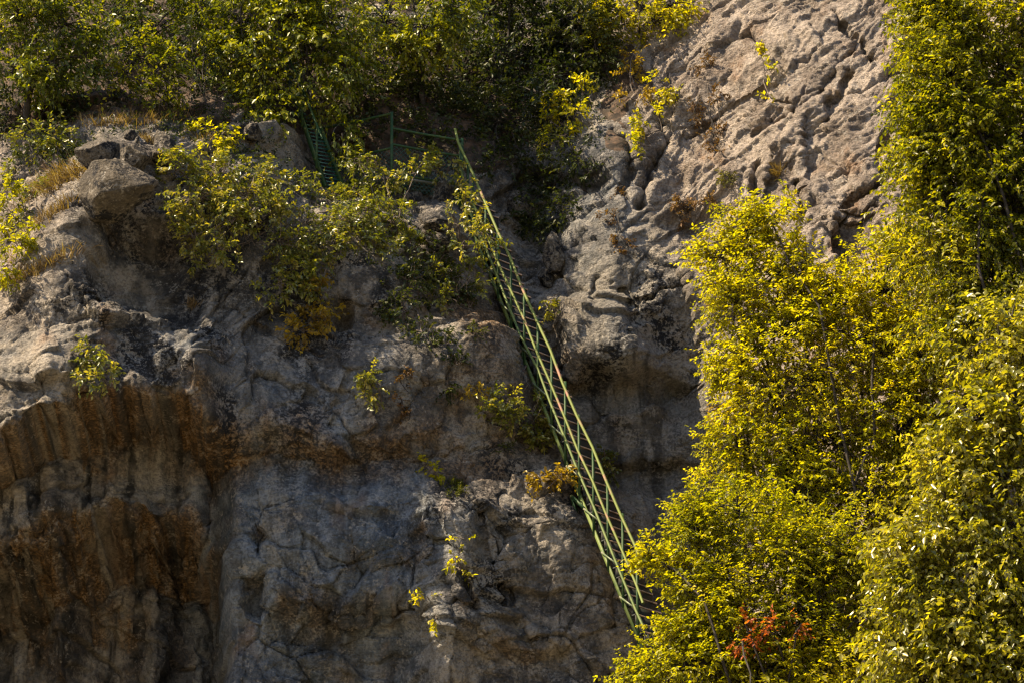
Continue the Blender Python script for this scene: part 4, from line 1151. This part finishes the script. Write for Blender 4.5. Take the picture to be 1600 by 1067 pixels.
# ------------------------------------------------------------------ shrubs of the ledges and faces
LS = [
    ('bright yellow sprig standing out against the dark evergreen bush', (905, 210), '850 170 16 14 16; 880 155 18 12 14; 905 130 14 10 10; 860 190 16 10 10; 895 180 18 12 12; 880 205 14 12 9; 850 230 12 10 7', 'leaf_yellow', 131, .06, .7),
    ('wide sunlit shrub draped over the cliff edge below the boulders', (440, 330), '280 270 36 20 50; 330 275 40 22 60; 310 310 44 26 70; 380 300 40 26 60; 360 345 40 26 56; 300 370 26 24 34; 410 275 34 20 40; 420 330 30 24 36; 340 390 26 18 24; 295 405 12 12 8', 'leaf_shrub', 132, .10, .4),
    ('shrub with scattered pale leaves under the foot of the upper stair', (520, 330), '470 300 34 22 40; 520 310 40 24 50; 480 350 40 30 50; 440 380 34 24 36; 540 345 36 24 44; 520 385 26 22 26', 'leaf_shrub', 133, -.02, .35),
    ('leafy shrub on the ledge left of the brown blocks', (620, 370), '570 330 34 26 50; 610 345 36 24 50; 580 375 40 22 46; 640 380 24 16 24; 550 300 26 18 24; 600 283 30 16 26; 650 272 24 12 16; 560 255 26 18 20', 'leaf_shrub', 134, -.06, .3),
    ('hanging shrub with small pale leaves on the shaded upper face', (470, 410), '460 420 30 22 34; 440 450 26 26 30; 480 450 24 24 24; 490 400 30 18 26', 'leaf_shrub', 135, .05, .25),
    ('golden leaved shrub on the lip of the shaded face', (510, 515), '490 495 24 16 26; 470 515 30 12 24; 510 480 18 14 14; 500 450 18 16 12', 'leaf_gold', 136, -.25, .2),
    ('dark green shrub growing from the rock left of the stair middle', (650, 480), '640 440 34 34 50; 680 420 30 30 40; 630 490 40 26 46; 660 520 30 16 22; 700 450 30 26 34', 'leaf_dark', 137, .16, .22),
    ('sprig of pale leaves beside the rocks at the walkway end', (700, 300), '660 240 18 10 12; 680 265 22 12 16; 705 250 14 8 7; 725 280 12 10 7', 'leaf_shrub', 138, .16, .9),
    ('pale leaved shrub reaching across the upper stair treads', (720, 400), '725 320 24 14 11; 745 345 24 16 12; 715 350 20 12 7; 755 375 20 14 8; 725 385 24 14 9; 705 330 16 10 5', 'leaf_shrub', 139, .16, 1.2),
    ('twiggy shrub with pale leaves at the base of the brown blocks', (720, 470), '700 430 30 20 22; 730 450 30 18 20; 690 470 24 14 14; 750 430 16 18 9', 'leaf_shrub', 140, .0, .25),
    ('ragged shrub on the ledge left of the stair middle', (800, 660), '790 625 26 18 24; 830 650 26 20 30; 800 655 26 14 18; 770 640 16 14 9; 825 600 12 10 6', 'leaf_shrub', 141, .06, .3),
    ('round dry leaved shrub close under the stair middle', (850, 690), '835 675 24 20 36; 860 665 20 16 24; 845 690 24 10 16', 'leaf_shrub', 142, .14, .3),
    ('low red and yellow plant on the ledge beside the lower stair', (850, 765), '845 750 20 8 16; 875 745 18 8 14; 825 758 14 8 8', 'leaf_gold', 143, -.25, .2),
    ('green shrub on the lit left promontory', (150, 580), '140 545 14 14 14; 150 565 18 16 18; 145 590 18 14 14; 165 585 14 10 8', 'leaf_shrub', 144, .06, .22),
    ('sunlit tree top at the left edge above the promontory', (20, 440), '10 340 22 26 30; 25 380 26 24 30; 5 420 20 20 20; 45 360 14 14 10; 8 300 20 18 16', 'leaf_yellow', 145, -.15, .4),
    ('small yellow sprig on the shaded wall left of the ragged shrub', (745, 610), '742 600 8 6 4; 752 612 8 6 3', 'leaf_gold', 146, .1, .12),
    ('pale fern like sprig on the shaded central face', (600, 640), '575 610 16 12 10; 565 590 12 10 6; 590 600 14 10 7; 580 580 10 8 5', 'leaf_shrub', 147, .2, .2),
    ('yellow sprig hanging alone on the middle of the wall', (680, 745), '665 728 12 6 6; 680 738 10 6 5; 690 745 8 5 3', 'leaf_yellow', 148, .1, .15),
    ('tiny pale sprig on the column low on the wall', (715, 880), '712 870 12 6 4; 722 845 10 5 3; 718 890 8 5 2', 'leaf_yellow', 149, 0, .12),
    ('tiny yellow tuft low on the central wall', (672, 940), '668 932 8 10 4; 682 966 8 4 2', 'leaf_yellow', 150, .1, .12),
    ('yellow orange climber below the bush at the wall top', (1000, 160), '990 85 12 20 10; 985 120 14 20 14; 1000 140 14 12 9; 960 150 10 8 4', 'leaf_gold', 151, .0, .25),
    ('small leafy sprig on the edge between shade and lit wall', (1060, 160), '1040 140 14 8 8; 1055 148 12 10 8; 1030 128 10 6 3', 'leaf_yellow', 152, .1, .25),
    ('yellow green sapling in the cleft of the upper buttress', (1030, 240), '1005 195 16 12 12; 1025 178 10 8 5; 1010 215 18 10 8; 995 225 10 8 4', 'leaf_yellow', 153, -.1, .3),
    ('small green tuft on a dry stalk on the lit right wall', (1195, 120), '1190 90 12 6 6; 1200 110 10 8 4; 1205 155 8 6 3', 'leaf_yellow', 154, 0, .15),
    ('moss green cushion plant on the lit right wall', (1140, 282), '1140 275 14 10 26', 'moss', 155, .2, .08),
    ('dry brown shrub running down the lit right wall', (1120, 230), '1105 100 16 20 18; 1090 160 12 24 18; 1120 150 14 16 14; 1115 210 18 24 26; 1125 240 18 18 22; 1085 190 8 14 7', 'leaf_dry', 156, -.05, .12),
    ('reddish dry cushion plant on the ledge above the buttress', (1085, 325), '1075 325 22 10 26; 1100 312 18 9 18; 1060 340 12 8 9', 'leaf_dry', 157, .15, .10),
    ('brownish tuft on the left edge of the upper buttress', (965, 330), '950 340 12 14 10; 975 300 12 16 10; 965 370 12 12 8; 985 385 14 10 10', 'leaf_dry', 158, -.15, .10),
    ('sprig of pale leaves in the gap right of the stair', (865, 480), '858 470 10 6 5; 866 485 8 6 4; 850 500 8 4 3', 'leaf_pale', 159, .2, .3),
    ('small green plant behind the lower handrail', (950, 740), '945 705 10 12 9; 950 730 10 12 9', 'leaf_shrub', 160, 0, .25),
    ('orange leaved twig at the left fringe of the yellow green tree', (1130, 660), '1125 650 16 8 7; 1112 640 8 6 3; 1140 665 10 6 4', 'leaf_gold', 161, -.2, .6),
    ('dark moss clump on the pale wall left of the stair', (740, 525), '742 522 16 8 18; 735 515 8 6 6', 'moss', 162, -.2, .05),
    ('green cushion clump at the top of the lower column', (715, 790), '715 775 14 12 22; 708 760 10 10 10', 'moss', 163, -.2, .07),
    ('dark round moss cushion on the wall left of the lower stair', (790, 705), '788 702 16 8 20', 'moss', 164, -.3, .04),
    ('dark plant in the crack of the pale wall', (705, 560), '700 540 10 20 12; 715 570 10 16 10; 700 600 12 14 10', 'leaf_dark', 165, .05, .08),
    ('olive plant hanging from the rib on the central face', (640, 620), '635 600 14 16 14; 625 630 16 14 12; 640 650 12 10 8', 'leaf_dry', 166, -.1, .08),
    ('yellow green clump on the right wall edge beside the corner tree', (1420, 50), '1412 45 16 8 16; 1425 52 10 6 8', 'leaf_yellow', 167, -.1, .15),
    ('leafy plant among dry grass left of the perched boulders', (30, 290), '20 265 18 14 14; 60 300 20 16 18; 40 330 14 14 10', 'leaf_shrub', 168, -.05, .2),
    ('leafy plant on the shaded ledge above the brown rock', (330, 220), '320 205 18 14 16; 350 215 20 14 18; 330 235 20 10 12', 'leaf_yellow', 169, -.2, .25),
    ('reddish dry bush behind the leaning sunlit tree', (310, 130), '300 110 26 24 26; 280 95 20 20 16; 320 85 18 20 12', 'leaf_dry', 170, -.1, .1),
]
for (lab, uv, sp, mat, sd, t, off) in LS:
    small = mat in ('moss', 'leaf_dry')
    shrub('rock_shrub' if not small else 'cushion_plant', lab, 'shrub', uv, sp, M[mat], sd, 0.035 if mat == 'moss' else (0.045 if small else 0.072), 8, 0.10 if small else 0.17,
          tint=t, off=off, group='plants on the cliff ledges', stem_r=0.010, woodmat=M['bark_pale'] if not small else M['bark'], mult=1.6 if small else 1.5)

# ------------------------------------------------------------------ dry grass and dead brush
for i, (lab, uv, n, ht, lean, mat, sprd, sl) in enumerate([
    ('dry orange grass on the slope above the perched boulders', (200, 195), 420, .26, (0.1, -.5, .8), 'straw', .45, -.05),
    ('long pale grass tuft hanging left of the perched boulders', (95, 290), 420, .42, (-.5, -.4, .5), 'straw', .24, -.5),
    ('grass fringe on the crest of the left promontory', (60, 425), 420, .24, (0, -.4, .9), 'straw', .35, -.45),
    ('short dry grass on the promontory step below the boulders', (85, 335), 260, .22, (-.2, -.4, .8), 'straw', .22, -.6),
    ('yellow grass tuft on the perched boulder cleft', (228, 225), 130, .22, (-.2, -.5, .7), 'straw', .08, 0),
    ('golden grass tuft in the dark cleft of the lit right wall', (1218, 275), 130, .26, (-.25, -.5, .5), 'straw', .05, 0),
    ('greenish grass tuft at the foot of the column top', (712, 760), 120, .18, (0, -.5, .7), 'moss', .06, 0),
    ('grey green grass hanging at the buttress right edge', (1120, 480), 140, .22, (-.3, -.5, .2), 'straw', .06, 0),
    ('dry grass on the ledge right of the smooth brown boulder', (350, 222), 200, .2, (.1, -.5, .8), 'straw', .3, 0.05),
    ('small grass tuft on the shaded upper left face', (303, 480), 110, .16, (0, -.5, .8), 'straw', .05, 0)]):
    grass('grass_tuft', lab, uv, n, ht, lean, M[mat], 300 + i, sprd, spec=sl, group='grass tufts on the ledges')
for i, (lab, uv, sp, ln) in enumerate([
    ('grey dead brush tangle on the sunny slope behind the leaning tree', (290, 170), '270 110 40 30 90; 310 140 34 24 70; 250 90 30 20 40', .45),
    ('bare branches crossing the dark slope above the walkway', (650, 130), '640 95 30 20 18; 690 140 36 24 26; 720 120 30 20 20', .55),
    ('dead twigs under the brown blocks beside the stair', (735, 480), '720 440 34 26 40; 700 470 30 20 30; 745 460 20 20 16', .4),
    ('dry twig tangle in the ragged shrub on the ledge', (800, 660), '800 650 40 18 40', .35),
    ('thin dead shrub at the cliff edge below the light tree', (470, 400), '450 370 50 26 40; 500 400 40 26 30; 400 380 50 24 24', .5),
    ('bare leaning twig at the top edge of the lit wall', (1105, 65), '1090 40 10 16 6; 1100 55 6 14 4', .4)]):
    brush('dead_brush', lab, uv, sp, 400 + i, M['bark_pale'], ln=ln, group='dead brush on the slope')
# dark tree stems rising through the shade
for i, (lab, a, b, r_) in enumerate([
    ('black upright stem in the deep shade top centre', (772, 130), (765, -40), .035), ('thick black stem right of the upright black stem', (815, 110), (800, -40), .05),
    ('thin dark stem beside the dead brush at upper left', (180, 160), (158, 90), .02), ('slanting dark stem above the dead brush', (300, 60), (288, -30), .025),
    ('dark stem leaning over the walkway corner', (600, 150), (560, 70), .025)]):
    p = Plant(500 + i); q = hit(*a); tt = hit(b[0], b[1]); c = at(b[0], b[1], q[1] - .1)
    p.branch(q, c, r_, r_ * .7, 0.02, 10, 7, .04)
    v, f = p.wood.arrays(); o = part('tree_stem', v, f, M['bark'], None, True, origin=q); tag(o, lab, 'tree stem', 'bare stems on the wooded slope')

# undergrowth and litter on the slope: nobody could count it
p = Plant(900); r = p.r
pts = []
for _ in range(900):
    u, v = r.uniform(-20, 950), r.uniform(-10, 300)
    if v > 250 + 30 * math.sin(u * .02): continue
    h = hit(u, v)
    i_ = np.searchsorted(GX, h[0]); j_ = np.searchsorted(GZ, h[2])
    if NREG[min(j_, len(GZ) - 1), min(i_, len(GX) - 1), 2] > 0.15: pts.append(h)
pts = np.array(pts)
P = np.repeat(pts, 5, 0) + r.normal(0, 0.10, (len(pts) * 5, 3)) * np.array([1.4, .6, 1])
p.sprays(P, r.normal(0, .5, P.shape) + np.array([0, -.5, .5]), 0.16, 6, 0.055, 0.3, 0.5, -0.1)
o = part('undergrowth', np.concatenate(p.lv), np.concatenate(p.lf), M['leaf_dark'], None, False, {'var': np.concatenate(p.la)})
tag(o, 'low dark undergrowth covering the wooded slope', None, None, 'stuff')
